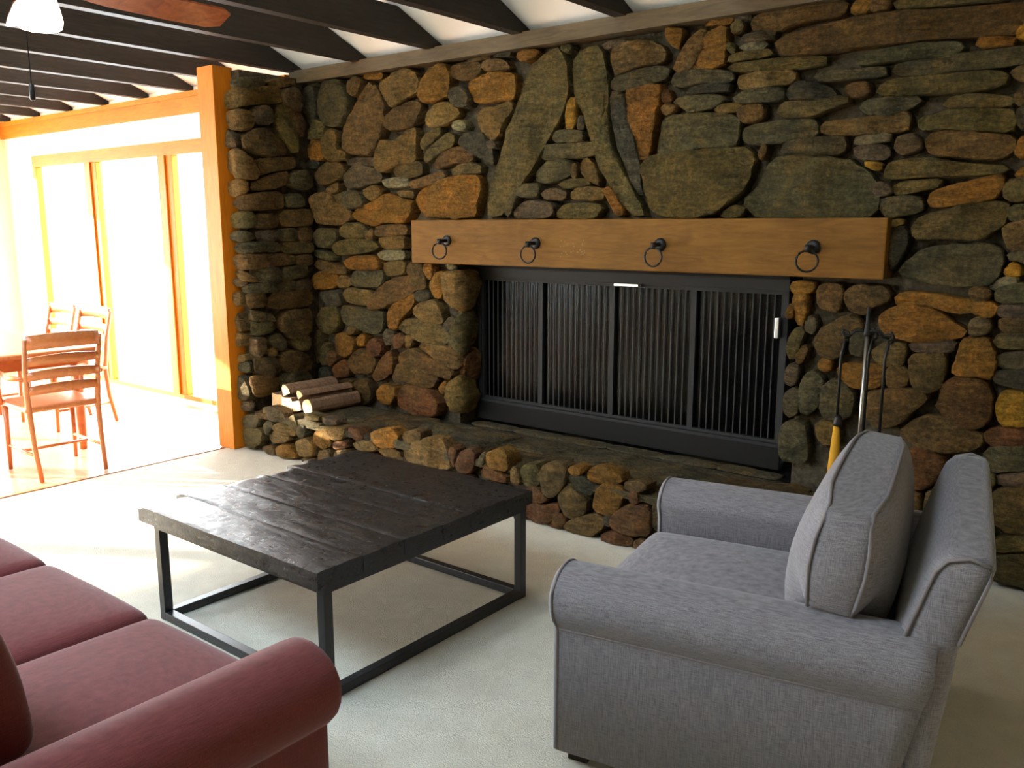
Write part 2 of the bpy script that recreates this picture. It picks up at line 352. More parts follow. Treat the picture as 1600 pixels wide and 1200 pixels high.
# corner path of the return wall: front end -> side -> main wall
XWING, YF = -5.06, 3.53
def wrap_wing(x, y):
    p = on_y(x, y, YW)
    if p[0] >= XWING: return (YW-YF)+(p[0]-XWING), p[2]
    p = on_x(x, y, XWING)
    if p[1] >= YF: return p[1]-YF, p[2]
    p = on_y(x, y, YF); return p[0]-XWING, p[2]
def place_wing(u, v, d):
    D = YW-YF
    if u > D: return Vector((XWING+u-D, YW-d, v))
    if u > .035: return Vector((XWING+d, YF+u, v))
    if u < -.035: return Vector((XWING+u, YF-d, v))
    a = (u+.035)/.07*R90; r = .035*4/math.pi*.7
    c = Vector((XWING-.035, YF+.035, v)); n = Vector((math.sin(a), -math.cos(a), 0))
    return c+n*(.035+d)
def wrap_jamb(x, y):
    p = on_y(x, y, YW)
    if p[0] <= XJ0: return p[0]-XJ0, p[2]
    p = on_x(x, y, XJ0); return min(p[1]-YW, .19), p[2]
def place_jamb(u, v, d):
    if u < -.03: return Vector((XJ0+u, YW-d, v))
    if u > .03: return Vector((XJ0+d, YW+u, v))
    a = (u+.03)/.06*R90; c = Vector((XJ0-.03, YW+.03, v)); n = Vector((math.sin(a), -math.cos(a), 0))
    return c+n*(.03+d)
SURF = {'M': (lambda x, y: tuple(on_y(x, y, YW)[[0, 2]]), lambda u, v, d: Vector((u, YW-d, v))),
        'H': (lambda x, y: tuple(on_y(x, y, YF)[[0, 2]]), lambda u, v, d: Vector((u, YF-d, v))),
        'W': (wrap_wing, place_wing), 'J': (wrap_jamb, place_jamb)}
def chaikin(P, it=1):
    for _ in range(it):
        Q = []
        for i in range(len(P)):
            a, b = P[i], P[(i+1) % len(P)]; Q += [a*.85+b*.15, a*.15+b*.85]
        P = np.array(Q)
    return P
def add_stone(bm, P, place, depth=None, back=.075, seed=0, grow=.0105):
    P = np.array(P, float)
    area = .5*sum(P[i-1][0]*P[i][1]-P[i][0]*P[i-1][1] for i in range(len(P)))
    if area < 0: P = P[::-1]
    P = chaikin(P, 1)
    seg = np.linalg.norm(np.roll(P, -1, 0)-P, axis=1); per = seg.sum()
    N = int(max(14, min(40, per/.024)))
    cum = np.concatenate([[0], np.cumsum(seg)]); PP = np.vstack([P, P[:1]])
    s = np.linspace(0, per, N, endpoint=False)
    O = np.stack([np.interp(s, cum, PP[:, 0]), np.interp(s, cum, PP[:, 1])], 1)
    tan = np.roll(O, -1, 0)-np.roll(O, 1, 0); tan /= np.maximum(np.linalg.norm(tan, axis=1), 1e-6)[:, None]
    O = O+np.stack([tan[:, 1], -tan[:, 0]], 1)*grow
    c = O.mean(0); Q = O-c
    ev, ax = np.linalg.eigh(Q.T@Q/len(Q)); half = np.abs(Q@ax).max(0); small = max(min(half), .012)
    rnd = random.Random(seed)
    D = depth if depth is not None else min(.05, .012+.19*small+rnd.uniform(0, .016))
    ins = min(.35*small, .013)
    pl = []
    for _ in range(4):      # cleaved faces
        an = rnd.uniform(0, 2*math.pi); sl = rnd.uniform(.12, .5); off = rnd.uniform(.1, .75)*small
        pl.append((math.cos(an)*sl, math.sin(an)*sl, off*sl))
    prof = [(0, -back), (0, -.012), (.08, D*.50), (.38, D*.85), (1.0, D*.98), (.78, D), (.55, D), (.32, D), (.12, D)]
    rings = []
    for k, (f, d) in enumerate(prof):
        ring = []
        for q in Q:
            loc = q@ax
            edge = np.maximum(.4, 1-min(f, 1.0)*ins/np.maximum(half, 1e-4)) if k < 5 else np.maximum(.4, 1-ins/np.maximum(half, 1e-4))*f
            w = c+ax@(loc*edge)
            dd = d
            if k >= 2:
                r = w-c
                cut = min(0, min(p[2]-(p[0]*r[0]+p[1]*r[1]) for p in pl))
                nz = noise.noise(Vector((w[0]*10+seed, w[1]*10, seed*.7)))*.35+noise.noise(Vector((w[0]*26, w[1]*26+seed, 3)))*.2+noise.noise(Vector((w[0]*60, w[1]*60+seed, 9)))*.09
                dd = d+nz*D*.8*min(1, (k-1)/3)+max(cut, -D*.8)*min(1, k/4)
                dd = max(-.012, dd)
            if k <= 4:
                e = noise.noise(Vector((w[0]*28+seed, w[1]*28, 5)))*.10*small; w = w+e*q/max(np.linalg.norm(q), 1e-4)
            ring.append(bm.verts.new(place(w[0], w[1], dd)))
        rings.append(ring)
    for A, B in zip(rings, rings[1:]):
        for i in range(N): bm.faces.new((A[i], A[(i+1) % N], B[(i+1) % N], B[i]))
    bm.faces.new(rings[-1])
PAR = {'M': wall, 'W': wing, 'J': wall, 'H': None}
NST = [0]
def stone(P, surf, code, parent, seed=None, depth=None):
    NST[0] += 1; sd_ = NST[0] if seed is None else seed
    bm = bmesh.new(); add_stone(bm, P, SURF[surf][1], depth, seed=sd_)
    o = link_mesh('stone', bm, M_STONE, parent, True, sharp=32)
    rr = random.Random(sd_*3+1); k = rr.uniform(.85, 1.18); base = PAL[code]
    o.color = (base[0]*k*rr.uniform(.94, 1.06), base[1]*k, base[2]*k*rr.uniform(.9, 1.1), 1)
    return o

hearth = thing('raised_hearth', 'raised fieldstone hearth ledge in front of the fireplace', 'hearth', (0, 0, 0))
PAR['H'] = hearth
XH1 = -.98
boxes('core', [(-5.12, XH1-.06, YF+.055, YM-.002, 0, ZH-.03), (-5.2, -5.12, YF+.05, 3.588, 0, ZH-.03)], M_MORTAR, hearth)

# outlines traced per window of the photograph: (x0, y0, scale, surface, entries 'colour x,y x,y ...')
TR = [
(340, 80, .2, 'W', """t 45,350 110,300 300,285 470,285 500,330 490,400 300,400 130,440 55,440
g 110,250 180,215 350,210 360,270 250,290 120,280
b 370,260 480,215 600,220 590,260 480,280
t 75,490 150,460 270,480 280,570 240,615 110,610 80,560
p 285,460 350,425 410,450 425,540 380,575 300,560
p 500,310 600,290 660,380 640,480 560,420 510,400
k 470,430 530,420 560,520 610,660 610,800 560,760 480,640 460,520
b 545,430 620,440 665,560 655,670 620,650 575,540
b 190,690 300,600 400,630 500,720 540,800 420,820 270,800 200,740
p 80,610 130,650 165,745 90,750
t 80,800 170,765 280,860 320,960 290,995 150,985 85,920
b 325,850 460,830 600,840 600,910 420,930 325,965
t 95,1030 160,1005 225,1020 230,1090 150,1140 95,1110
b 250,1040 400,980 540,940 540,1030 420,1070 280,1085
g 560,980 620,940 690,940 730,990 730,1060 640,1080 570,1040"""),
(340, 80, .2, 'M', """d 700,240 790,215 800,250 720,270
d 690,290 760,280 770,400 750,540 715,580 695,450
g 800,350 850,220 930,205 1000,250 1035,400 1040,480 980,580 880,590 820,530 795,440
k 720,620 770,530 850,580 840,670 740,690
b 1030,230 1100,205 1145,230 1100,340 1060,350 1025,290
o 1130,180 1200,130 1290,140 1290,210 1160,210
t 1170,250 1250,280 1290,320 1320,440 1290,640 1230,800 1100,810 1000,760 1010,600 1060,480
t 1270,280 1400,170 1500,110 1570,200 1560,310 1460,370 1370,440 1320,370
b 1300,560 1380,470 1500,400 1590,400 1580,540 1500,600 1340,610
o 715,750 740,700 800,705 830,770 820,850 730,840
t 845,690 890,610 950,650 960,780 1020,800 1020,840 900,860 850,820
p 1000,875 1070,840 1230,835 1230,885 1100,890
t 1250,830 1290,700 1400,720 1480,620 1560,590 1550,800 1560,860 1440,870 1290,950 1255,910
b 765,960 850,870 980,880 1000,960 900,1030 790,1035
d 715,870 760,850 800,880 770,910 720,910
p 990,990 1080,900 1180,900 1300,970 1280,1010 1120,1060 1020,1070
k 1380,920 1460,880 1590,865 1600,960 1480,985 1400,980
w 1290,1010 1380,1000 1490,990 1510,1050 1400,1060 1310,1050
t 850,1080 960,1030 950,1090 890,1110
t 1155,1090 1220,1050 1300,1090 1270,1140 1220,1165 1170,1130
t 1410,1100 1520,1090 1540,1140 1430,1125"""),
(340, 300, .2, 'W', """b 110,90 200,30 400,5 500,10 510,120 350,130 210,140
g 530,30 650,20 670,110 540,110
k 110,180 160,165 270,160 285,230 280,270 120,275
b 290,180 460,175 470,270 300,275
b 490,150 720,140 730,240 700,260 500,265
g 110,340 150,310 260,320 290,370 200,380 115,375
p 300,310 450,300 460,375 310,380
g 465,300 620,290 620,375 475,370
b 630,280 735,280 725,380 640,385
g 135,420 180,395 480,400 490,460 350,460 200,475 140,460
k 500,400 735,395 735,470 510,470
b 145,510 200,490 500,490 600,500 590,560 440,570 300,590 180,600 150,560
b 610,500 730,490 735,560 620,570
g 230,610 480,590 490,690 330,710
t 140,620 210,615 310,700 230,690 150,660
g 500,600 690,575 700,650 520,680
p 130,690 170,675 240,715 180,735 130,725
g 190,740 400,700 600,690 590,770 380,775 200,775
b 390,870 430,790 735,770 735,870 600,900 420,905
t 145,790 200,790 200,880 150,890
b 220,800 370,795 370,890 240,900
b 490,990 540,930 700,915 730,980 720,1080 600,1160 530,1100 490,1050
g 260,930 420,960 460,1010 280,1000
g 270,1030 420,1010 440,1080 300,1115 260,1090
b 135,970 165,950 200,1040 205,1085 145,1060
t 150,1100 200,1110 205,1200 155,1190
p 620,690 720,680 730,760 610,765"""),
(340, 300, .2, 'M', """t 745,30 850,5 900,20 940,90 1040,160 1040,210 970,250 800,245 765,190
g 905,40 1000,0 1110,5 1150,60 1140,110 1000,130 950,100
o 1055,180 1100,130 1240,80 1330,15 1440,50 1540,90 1520,180 1460,240 1330,230 1230,265 1110,220
k 965,300 1010,250 1120,250 1180,300 1160,345 1080,355 980,345
b 1245,290 1290,265 1480,260 1490,320 1380,335 1260,340
t 1250,365 1400,355 1460,350 1470,440 1310,440
g 755,340 800,290 930,300 940,370 880,430 790,420 755,390
k 895,440 950,390 1080,370 1220,390 1260,430 1150,470 950,490
b 1150,360 1220,285 1220,375
g 755,460 850,470 930,520 860,525 765,495
w 1255,490 1300,465 1460,460 1460,520 1310,525
o 985,550 1050,510 1230,505 1280,560 1270,600 1100,600 1020,590
b 760,560 800,535 900,560 1010,600 1000,640 880,620 780,590
t 1300,560 1400,545 1475,545 1470,640 1320,650
o 755,680 790,630 900,625 940,660 930,745 790,755 765,730
g 1045,680 1080,620 1290,615 1300,680 1280,735 1070,735
t 940,700 980,650 1040,680 1040,730 960,745
d 790,790 960,770 980,880 920,895 850,850
t 980,800 1020,750 1210,780 1200,870 1140,880 1010,850
b 1190,850 1300,720 1400,670 1530,660 1560,760 1440,830 1300,900 1200,915
g 970,920 1000,890 1300,930 1290,1080 1230,1110 1130,1060 990,1020
k 775,990 830,910 900,890 960,930 940,1070 900,1100 800,1080
o 1330,970 1380,890 1540,790 1540,860 1440,1000 1400,1070 1340,1060"""),
(340, 500, .2, 'W', """g 400,140 490,105 530,200 510,235 420,190
p 295,150 380,140 360,240 320,290 300,230
t 400,230 450,220 465,270 400,275
b 480,300 530,240 660,250 730,310 730,380 600,410 520,390
p 290,300 460,290 490,400 400,440 300,400
k 590,150 700,120 720,230 620,230
g 165,460 200,425 240,490 270,580 250,620 170,610
t 155,280 220,275 240,310 170,320
p 170,640 220,632 290,650 280,700 180,695
g 165,340 250,335 260,400 190,400
b 260,440 470,440 460,560 300,600 270,520
g 480,430 720,400 730,540 500,560"""),
(340, 500, .2, 'M', """k 770,90 800,75 815,110 800,330 780,330
k 820,220 860,170 870,340 815,345
o 930,120 1000,100 1080,160 1080,250 1000,285 940,230
o 1100,140 1150,110 1170,170 1130,200 1100,190
r 870,270 930,230 950,300 900,360 870,320
r 925,370 1000,305 1040,370 1030,430 940,450
b 1035,320 1110,230 1200,240 1250,330 1230,410 1090,410
r 1180,190 1240,140 1300,190 1290,260 1230,280 1190,230
d 1300,100 1350,70 1390,110 1380,180 1320,190
r 1230,430 1290,300 1350,240 1385,300 1380,400 1310,450 1240,475
r 1390,130 1430,105 1475,150 1450,210 1380,220
b 1030,60 1090,60 1080,100 1020,110
o 1250,560 1290,510 1390,520 1410,590 1370,650 1280,640
b 1080,480 1180,470 1210,560 1180,650 1090,640
d 800,380 880,370 890,460 810,470
b 900,480 1040,460 1060,600 900,610"""),
(340, 500, .2, 'H', """g 175,760 250,745 340,745 335,830 180,830
k 180,860 280,835 370,860 370,950 290,1000 190,970
p 360,690 430,680 520,740 520,790 430,780 370,730
g 380,820 420,780 450,820 420,890 390,880
t 450,830 500,805 620,860 610,900 480,880
t 410,900 460,870 560,890 570,940 430,955
g 550,790 600,740 640,830 610,860
g 690,795 800,820 815,845 700,820
k 680,740 740,745 800,770 780,780 690,765
p 810,760 940,790 940,810 850,800
t 825,850 900,840 1000,850 1000,920 930,930 850,890
g 630,860 680,815 700,880 690,910 640,900
o 755,900 790,865 880,930 890,980 830,1000 760,960
t 630,950 700,920 770,990 760,1060 660,1050
o 460,1000 540,970 600,1010 620,1070 560,1090 480,1050
b 340,1000 440,985 470,1040 420,1050
b 790,1030 880,1010 900,1090 800,1100
r 900,970 1000,940 1040,965 1000,1000 920,995
b 920,1030 1030,1010 1050,1100 930,1120
r 1030,840 1120,860 1150,930 1090,940
t 1060,970 1150,945 1240,970 1250,1015 1100,1005
o 1200,890 1260,865 1370,855 1415,900 1400,990 1280,985 1210,930
b 1450,890 1540,865 1600,880 1600,940 1460,955
b 1250,1010 1380,1010 1450,1070 1300,1050
b 650,1090 760,1080 770,1170 670,1150
r 1080,1040 1220,1040 1240,1140 1100,1150"""),
(560, 560, .1875, 'H', """t 385,720 560,690 600,665 690,660 760,800 770,920 600,890 410,850
r 830,880 870,770 980,770 975,880 940,950 840,940
o 1080,800 1180,750 1260,790 1270,930 1160,910 1080,880
r 1030,940 1080,895 1250,990 1250,1025 1040,980
t 1290,920 1330,900 1360,960 1350,1045 1295,1035
k 1370,900 1500,880 1515,1060 1380,1050
g 1020,850 1060,780 1075,790 1050,870 1020,900
r 770,740 820,760 800,900 780,900
b 430,900 700,940 720,1050 460,1000
r 780,980 940,980 960,1100 800,1090
b 1000,1040 1200,1060 1180,1180 1010,1150"""),
(560, 560, .1875, 'M', """r 340,290 400,220 520,230 640,290 690,370 690,440 640,480 460,460 340,390
b 340,60 440,20 560,50 640,100 660,160 620,240 520,220 400,180 320,180"""),
(560, 560, .1875, 'J', """o 680,250 720,200 750,190 720,300
t 740,310 780,200 830,150 960,160 980,300 960,430 800,430 750,370"""),
(560, 380, .1875, 'J', """b 420,220 450,165 540,160 560,260 580,330 560,380 480,380 460,290
o 560,165 610,160 630,250 600,310 570,240
o 605,350 660,250 710,230 720,350 700,460 640,440
t 725,250 790,225 970,230 990,340 940,480 870,570 830,555 740,450
t 470,560 520,500 640,475 690,530 710,660 640,665 520,630
d 480,410 590,395 600,460 500,490
k 330,700 400,640 500,640 700,690 760,760 740,840 600,850 480,790
b 500,850 560,850 760,860 880,960 840,1040 780,1040
d 720,690 760,625 800,620 780,710 740,740
g 770,760 800,690 850,580 930,560 995,640 970,800 900,900 850,930 770,880
t 410,760 470,790 430,880 405,860
w 730,185 790,180 830,205 760,212
b 340,930 450,880 560,930 760,1040 800,1090 780,1130 640,1080 560,1060 440,1030 350,1000
r 870,960 990,860 990,1120 880,1100"""),
(600, 60, .2, 'M', """o 290,450 310,360 380,230 480,190 530,280 510,440 430,490 330,500
b 520,230 640,200 760,195 770,280 660,330 540,300
t 775,220 800,180 900,165 985,215 960,240 800,250
o 665,350 780,290 900,265 1030,290 1025,470 860,490 720,500 690,420
d 510,400 620,380 700,460 660,540 540,520
t 330,600 400,530 500,500 600,580 540,640 450,680 340,680
b 630,180 840,120 850,140 680,175
d 850,100 1010,80 1000,130 860,140
o 1050,140 1110,100 1220,95 1170,150 1090,175
k 1390,75 1450,60 1480,70 1440,110
t 745,590 780,555 870,550 1000,490 1000,560 950,640 900,760 840,790 780,750 750,680
w 530,670 620,640 660,700 600,715 540,695
k 290,830 350,740 440,695 450,740 380,820 310,870
k 320,950 360,870 450,790 500,740 555,770 530,840 420,900 340,970
d 590,810 620,745 780,740 850,880 860,990 760,930 640,850
p 810,820 870,800 890,850 840,850
b 395,1000 440,910 600,850 690,900 700,960 560,970 430,1015
k 525,1050 580,1000 690,975 770,1010 750,1040 560,1060
b 215,1130 330,1090 450,1045 490,1090 380,1140 240,1170
y 1450,470 1500,465 1500,640 1480,710 1430,710
d 1520,640 1560,600 1570,700 1520,710"""),
(640, 200, .125, 'M', """o 100,880 160,790 380,680 560,610 880,590 905,800 860,960 830,1110 230,1110 130,1000
g 1220,1090 1240,960 1300,800 1340,730 1380,690 1340,880 1270,1100"""),
(0, 0, 1, 'M', """k 824,122 840,98 870,74 884,95 890,140 881,175 852,225 834,265 815,292 800,318 786,336 761,337 766,300 784,245 806,180
k 897,88 936,70 943,86 950,140 952,175 962,240 976,270 988,300 1003,325 1008,337 992,337 975,318 960,295 942,260 932,220 918,184 900,150
d 957,146 976,146 984,185 996,240 1001,262 999,290 1006,310 990,286 972,240 962,190
o 1045,45 1058,36 1069,48 1062,76 1055,72 1045,58
b 1212,74 1224,60 1260,51 1300,40 1375,23 1469,17 1581,8 1640,2 1640,46 1589,52 1487,55 1394,67 1337,72 1300,80 1240,85 1218,84"""),
(840, 60, .2, 'M', """p 505,60 560,35 700,20 640,50 540,75
b 585,170 590,90 740,30 860,20 960,60 1010,120 980,180 820,200 620,285
g 570,360 620,310 800,250 950,225 1030,240 1000,310 880,340 720,390 620,410
o 685,420 800,390 970,355 960,520 900,740 860,940 795,940 760,820
b 1070,230 1140,120 1230,-20 1320,-80 1320,60 1240,190 1170,255 1090,250
o 1340,-40 1480,-90 1480,60 1440,210 1210,235 1300,110
g 1055,320 1090,270 1280,250 1520,270 1530,330 1300,340 1130,365 1070,365
d 1160,410 1320,365 1510,360 1510,400 1330,410 1180,435
r 980,430 1010,400 1050,490 1000,500
t 975,550 1020,520 1080,530 1070,570 1000,590
g 1060,490 1200,460 1400,450 1480,470 1420,520 1200,575 1120,520
t 1390,570 1440,530 1590,515 1600,550 1460,580
g 950,880 990,640 1050,610 1380,590 1570,610 1560,840 1400,840 1200,860 960,910"""),
(980, 180, .2625, 'M', """k 80,310 140,250 300,230 440,210 700,195 770,240 740,330 700,440 620,520 500,600 240,605 150,570 110,430
g 690,520 780,440 840,320 900,250 1100,245 1300,270 1400,310 1480,390 1490,520 1480,600 1200,600 850,610 760,590
k 560,595 640,540 710,555 680,600 600,604"""),
(800, 200, .1375, 'M', """g 470,120 500,45 640,35 820,50 830,140 640,150 500,150
g 340,280 370,210 600,190 900,170 960,210 960,290 780,320 560,340 350,350
g 275,580 320,470 420,390 640,375 700,420 690,520 560,590 380,620
t 710,415 740,410 750,560 715,580
b 810,380 850,340 940,430 990,560 1000,650 930,600 860,580 810,500
k 555,640 640,600 780,585 900,600 900,640 720,665 570,670
g 75,700 120,650 320,640 330,720 300,785 90,770
p 335,740 450,700 560,710 640,760 560,810 380,800
t 695,770 740,700 900,680 1050,700 1060,790 900,815 720,805
p 20,980 90,890 200,830 450,850 500,920 440,1015 60,1015
k 510,980 600,880 860,860 1030,890 1010,960 950,1020 540,1020
o 1055,700 1100,670 1150,720 1220,830 1280,950 1260,1000 1200,990 1150,850"""),
(1100, 0, .2, 'M', """o 10,170 80,130 240,140 210,180 20,190
p 255,130 310,100 380,110 370,150 260,165
k 220,200 300,170 320,190 310,240 240,260
b 370,190 420,80 560,60 720,45 1050,10 1130,20 1090,110 900,140 700,180 660,210 420,250
o 1150,100 1200,10 1290,-20 1300,95
b 1310,-20 1460,-40 1450,60 1315,95
k 1490,10 1600,0 2400,-90 2400,-30 1900,30 1600,50 1500,60
p 290,300 380,270 560,250 560,280 440,320 320,325
w 280,370 340,350 500,335 480,370 320,385
k 180,460 280,420 520,395 540,420 400,445 200,475
k 190,360 210,345 255,400 230,415
k 205,540 250,510 500,480 700,455 960,455 970,480 800,520 500,540 330,550
t 270,660 280,600 440,570 700,560 720,590 700,640 450,680 300,690
g 860,590 1000,560 1200,550 1420,530 1420,580 1200,600 900,630
d 655,720 740,640 900,660 1030,720 1020,770 800,770 660,765
d 220,780 350,710 500,690 640,700 630,770 480,790 300,800
b 1110,720 1130,670 1290,645 1300,730 1180,760
k 575,890 620,810 700,800 900,800 1060,760 1150,770 1140,800 1000,840 870,900 700,910
b 270,860 340,835 480,825 470,910 400,945 310,950
g 315,1010 420,980 700,945 860,940 890,1000 880,1060 700,1090 500,1120 320,1110
t 905,1010 960,960 1300,930 1500,890 1600,880 1600,1010 1300,1040 960,1040
g 1220,840 1290,790 1500,770 1700,770 1690,800 1560,860 1400,900 1280,880
d 620,1150 700,1100 1080,1070 1110,1110 1090,1190 880,1215 650,1220
w 1160,1100 1250,1070 1450,1050 1480,1080 1350,1105 1200,1120
p 1165,1180 1200,1150 1420,1140 1460,1200 1400,1240 1240,1240
b 440,1200 480,1130 500,1160 460,1250"""),
(1300, 0, .1875, 'M', """g 200,530 260,470 500,410 750,370 1090,360 1090,430 800,470 560,490 300,530
o 1200,340 1240,325 1540,325 1540,350 1400,370 1230,380
y 1550,270 1600,215 1680,240 1680,310 1560,310
g 505,580 560,540 800,510 1100,460 1400,420 1680,390 1680,510 1350,550 1000,580 700,620 540,610
k 380,780 440,690 600,660 1000,630 1300,600 1480,620 1440,700 1200,750 900,770 600,780
k 930,870 1000,820 1200,790 1500,820 1540,860 1300,880 1000,880
k 715,1030 760,980 930,960 940,930 1200,920 1500,920 1530,990 1500,1090 1200,1080 900,1060 750,1070
b 1530,790 1600,740 1690,760 1690,860 1550,860
t 1500,600 1600,560 1690,560 1690,640 1560,660
d 1560,900 1690,900 1690,1060 1570,1060"""),
(1300, 200, .1875, 'M', """p 530,150 560,80 680,60 750,110 740,180 570,210
b 785,100 830,60 930,30 1200,50 1530,80 1520,180 1400,250 1100,240 820,210
k 435,410 470,300 700,260 870,270 1100,310 1480,330 1450,360 1100,385 800,390 560,410
y 270,290 410,300 410,345 340,330
p 350,500 400,455 480,480 500,540 400,560 360,540
k 515,490 600,460 920,440 920,470 700,520 560,555 530,540
o 805,600 860,530 1100,470 1440,390 1440,460 1360,580 1150,620 880,655 830,640
g 405,640 430,600 560,580 740,575 750,690 600,720 470,740 420,690
k 680,840 720,770 880,710 1100,650 1440,620 1470,660 1430,800 1260,920 1000,910 720,920 690,880
t 480,790 550,770 610,780 510,815
d 500,840 620,830 640,950 560,1100 490,1180 490,950
o 1535,200 1590,70 1690,90 1690,240 1550,235
o 1540,390 1600,340 1690,350 1690,420 1560,420
k 1450,480 1500,430 1690,430 1690,590 1500,600 1440,560
g 1480,700 1500,660 1690,640 1690,750 1500,770
b 1440,830 1520,790 1690,780 1690,1000 1500,1010 1450,930
g 1460,1080 1520,1040 1690,1030 1690,1130 1620,1120 1560,1090"""),
(1380, 380, .18333, 'M', """g 140,240 250,130 400,50 600,20 900,10 1000,60 1020,200 960,310 880,355 640,360 400,330 200,280
y 1040,250 1110,170 1170,210 1160,275 1070,275
w 905,370 1000,310 1120,290 1140,330 1040,370 950,390
b 740,430 780,375 880,375 920,420 890,480 800,485
o 100,490 150,430 300,430 500,450 700,490 900,505 965,540 950,600 860,640 800,570 680,590 560,570 420,525 250,520 150,525
o -20,640 60,560 180,535 380,545 500,610 600,690 710,740 680,790 500,820 250,830 120,790 10,750
p 980,540 1300,530 1300,620 1000,620
p 740,690 790,650 890,655 920,700 880,770 760,780
b 980,680 1030,640 1300,640 1300,760 1050,760
k 950,830 1000,780 1300,790 1300,880 1100,890 970,870
o 600,1110 640,980 690,810 880,795 920,880 960,1000 950,1080 920,1150 800,1120 680,1115
g 985,960 1300,920 1300,1060 985,1050
g 960,390 1180,350 1300,350 1300,500 980,500
p 200,870 560,850 620,830 600,920 300,920"""),
(1200, 400, .25, 'M', """o 150,170 240,160 300,175 280,220 160,230
o 165,240 240,230 250,280 230,400 210,440 180,400 160,320
o 125,350 155,290 160,380 130,385
b 320,190 400,175 470,185 460,300 430,350 320,310
b 490,230 560,185 720,195 770,230 760,280 640,320 600,370 500,320
p 250,390 290,380 305,440 290,480 240,460
b 300,540 330,470 440,400 540,370 580,400 590,450 500,480 480,540 460,620 400,640 330,620
k 130,560 170,460 230,450 210,530 170,640 140,640
b 190,610 230,560 250,580 220,650 190,670
d 530,500 600,470 620,540 600,620 520,600
o 320,680 350,645 400,660 390,710 340,710
o 430,710 480,680 620,680 730,690 730,770 690,820 560,820 480,780
k 650,600 720,550 860,550 860,640 820,690 740,680 680,650
p 115,740 140,680 190,690 190,760 150,810 115,790
g 100,950 120,850 180,820 200,850 195,980 130,1000
g 205,850 230,750 290,720 340,770 330,900 260,990 210,970
g 340,890 360,800 440,770 520,830 540,900 520,990 440,1020 345,1000
b 750,700 880,700 880,800 760,830
b 890,620 1110,600 1110,720 1080,820 1000,850 910,810
b 620,850 740,840 860,835 980,835 1000,880 920,960 820,1040 720,1080 640,1030 610,950
r 1060,940 1110,800 1200,750 1320,770 1390,840 1400,950 1370,1040 1280,1075 1180,1040 1090,980
y 1430,960 1460,860 1520,850 1600,860 1640,960 1620,1060 1460,1050
d 1400,770 1440,720 1680,720 1680,840 1480,800
g 80,1100 110,1040 240,1040 250,1200 230,1290 80,1270
t 300,1060 340,1030 450,1050 420,1170 340,1170
b 820,1110 900,1040 1020,1000 1180,1030 1340,1120 1340,1180 1200,1215 1000,1215
r 1350,1120 1400,1085 1520,1070 1680,1070 1680,1180 1400,1185"""),
(1380, 640, .25, 'M', """r 140,250 270,250 390,310 340,420 260,490 150,490
g 620,300 680,240 960,230 960,370 660,380
k 615,440 640,400 700,410 690,470 630,480
p 705,420 960,390 960,470 720,460
b 640,600 700,510 800,480 960,490 960,780 780,760 690,700
k 680,820 960,790 960,870 700,880
g 560,940 960,900 960,960 700,970
g 640,1000 960,985 960,1110 700,1060
k 400,330 600,310 610,420 380,440
b 280,500 600,470 620,640 270,660
p 280,690 660,680 670,800 300,820
b 100,520 240,520 240,700 110,700"""),
(800, 640, .2, 'H', """b 230,480 270,430 430,440 440,560 360,660 300,680 250,610
r 120,620 200,605 290,690 240,720 130,700
o 455,460 500,445 560,470 540,500 470,490
d 460,530 560,520 640,580 640,660 560,650 490,590
o 590,520 630,460 740,465 840,510 860,560 700,570 620,550
b 380,690 400,620 470,590 600,690 590,790 460,850 400,770
o 640,760 700,590 800,575 880,640 830,800 770,820 650,780
r 95,810 120,740 180,720 240,760 350,740 380,800 280,880 170,890
r 40,750 80,715 110,740 80,790 40,790
b 20,830 90,800 95,850 50,860
r 280,890 380,810 430,860 390,950 300,930
b 410,920 480,860 600,830 720,840 710,920 620,990 520,1000 420,960
r 780,870 830,800 920,750 1050,760 1080,800 1080,980 900,960 800,910
r 680,1000 760,965 940,990 940,1060 780,1040
r 925,670 960,630 990,650 980,740 930,710
r 955,1040 1040,1010 1080,1100 980,1110
d 740,830 800,830 770,900 730,880
b 880,580 1000,560 1080,600 1000,630 900,620"""),
]
for x0, y0, s, surf, txt in TR:
    uvf = SURF[surf][0]
    for ln in txt.strip().split('\n'):
        pr = ln.split()
        P = [uvf(x0+s*float(a.split(',')[0]), y0+s*float(a.split(',')[1])) for a in pr[1:]]
        if surf == 'M' and max(p[1] for p in P) > 2.522: P = [(u, min(v, 2.522)) for u, v in P]
        if surf == 'W': P = [(max(u, -.136), v) for u, v in P]      # butt against the post
        if surf == 'H': P = [(max(u, -5.196), v) for u, v in P]
        stone([(u, max(v, .012)) for u, v in P], surf, pr[0], PAR[surf])

# courses of stone where the photograph shows none: beyond the right edge, behind the chair, hearth end
def infill(name, parent, surf, u0, u1, v0, v1, seed):
    rnd = random.Random(seed); bm = bmesh.new(); v = v0; place = SURF[surf][1] if isinstance(surf, str) else surf
    while v < v1-.03:
        hgt = min(rnd.uniform(.08, .17), v1-v); u = u0
        while u < u1-.03:
            w = min(rnd.uniform(.14, .42), u1-u); g = .012; j = lambda: rnd.uniform(-.012, .012)
            P = [(u+g+j(), v+g+abs(j())), (u+w/2, v+g+abs(j())), (u+w-g+j(), v+g+abs(j())), (u+w-g, v+hgt/2), (u+w-g+j(), v+hgt-g-abs(j())), (u+w/2, v+hgt-g-abs(j())), (u+g+j(), v+hgt-g-abs(j())), (u+g, v+hgt/2)]
            add_stone(bm, P, place, seed=rnd.randint(1, 9999)); u += w
        v += hgt
    o = link_mesh(name, bm, M_STONE, parent, True); o.color = (.07, .052, .026, 1); o['kind'] = 'stuff'; return o
XE = on_y(1648, 400, YW)[0]
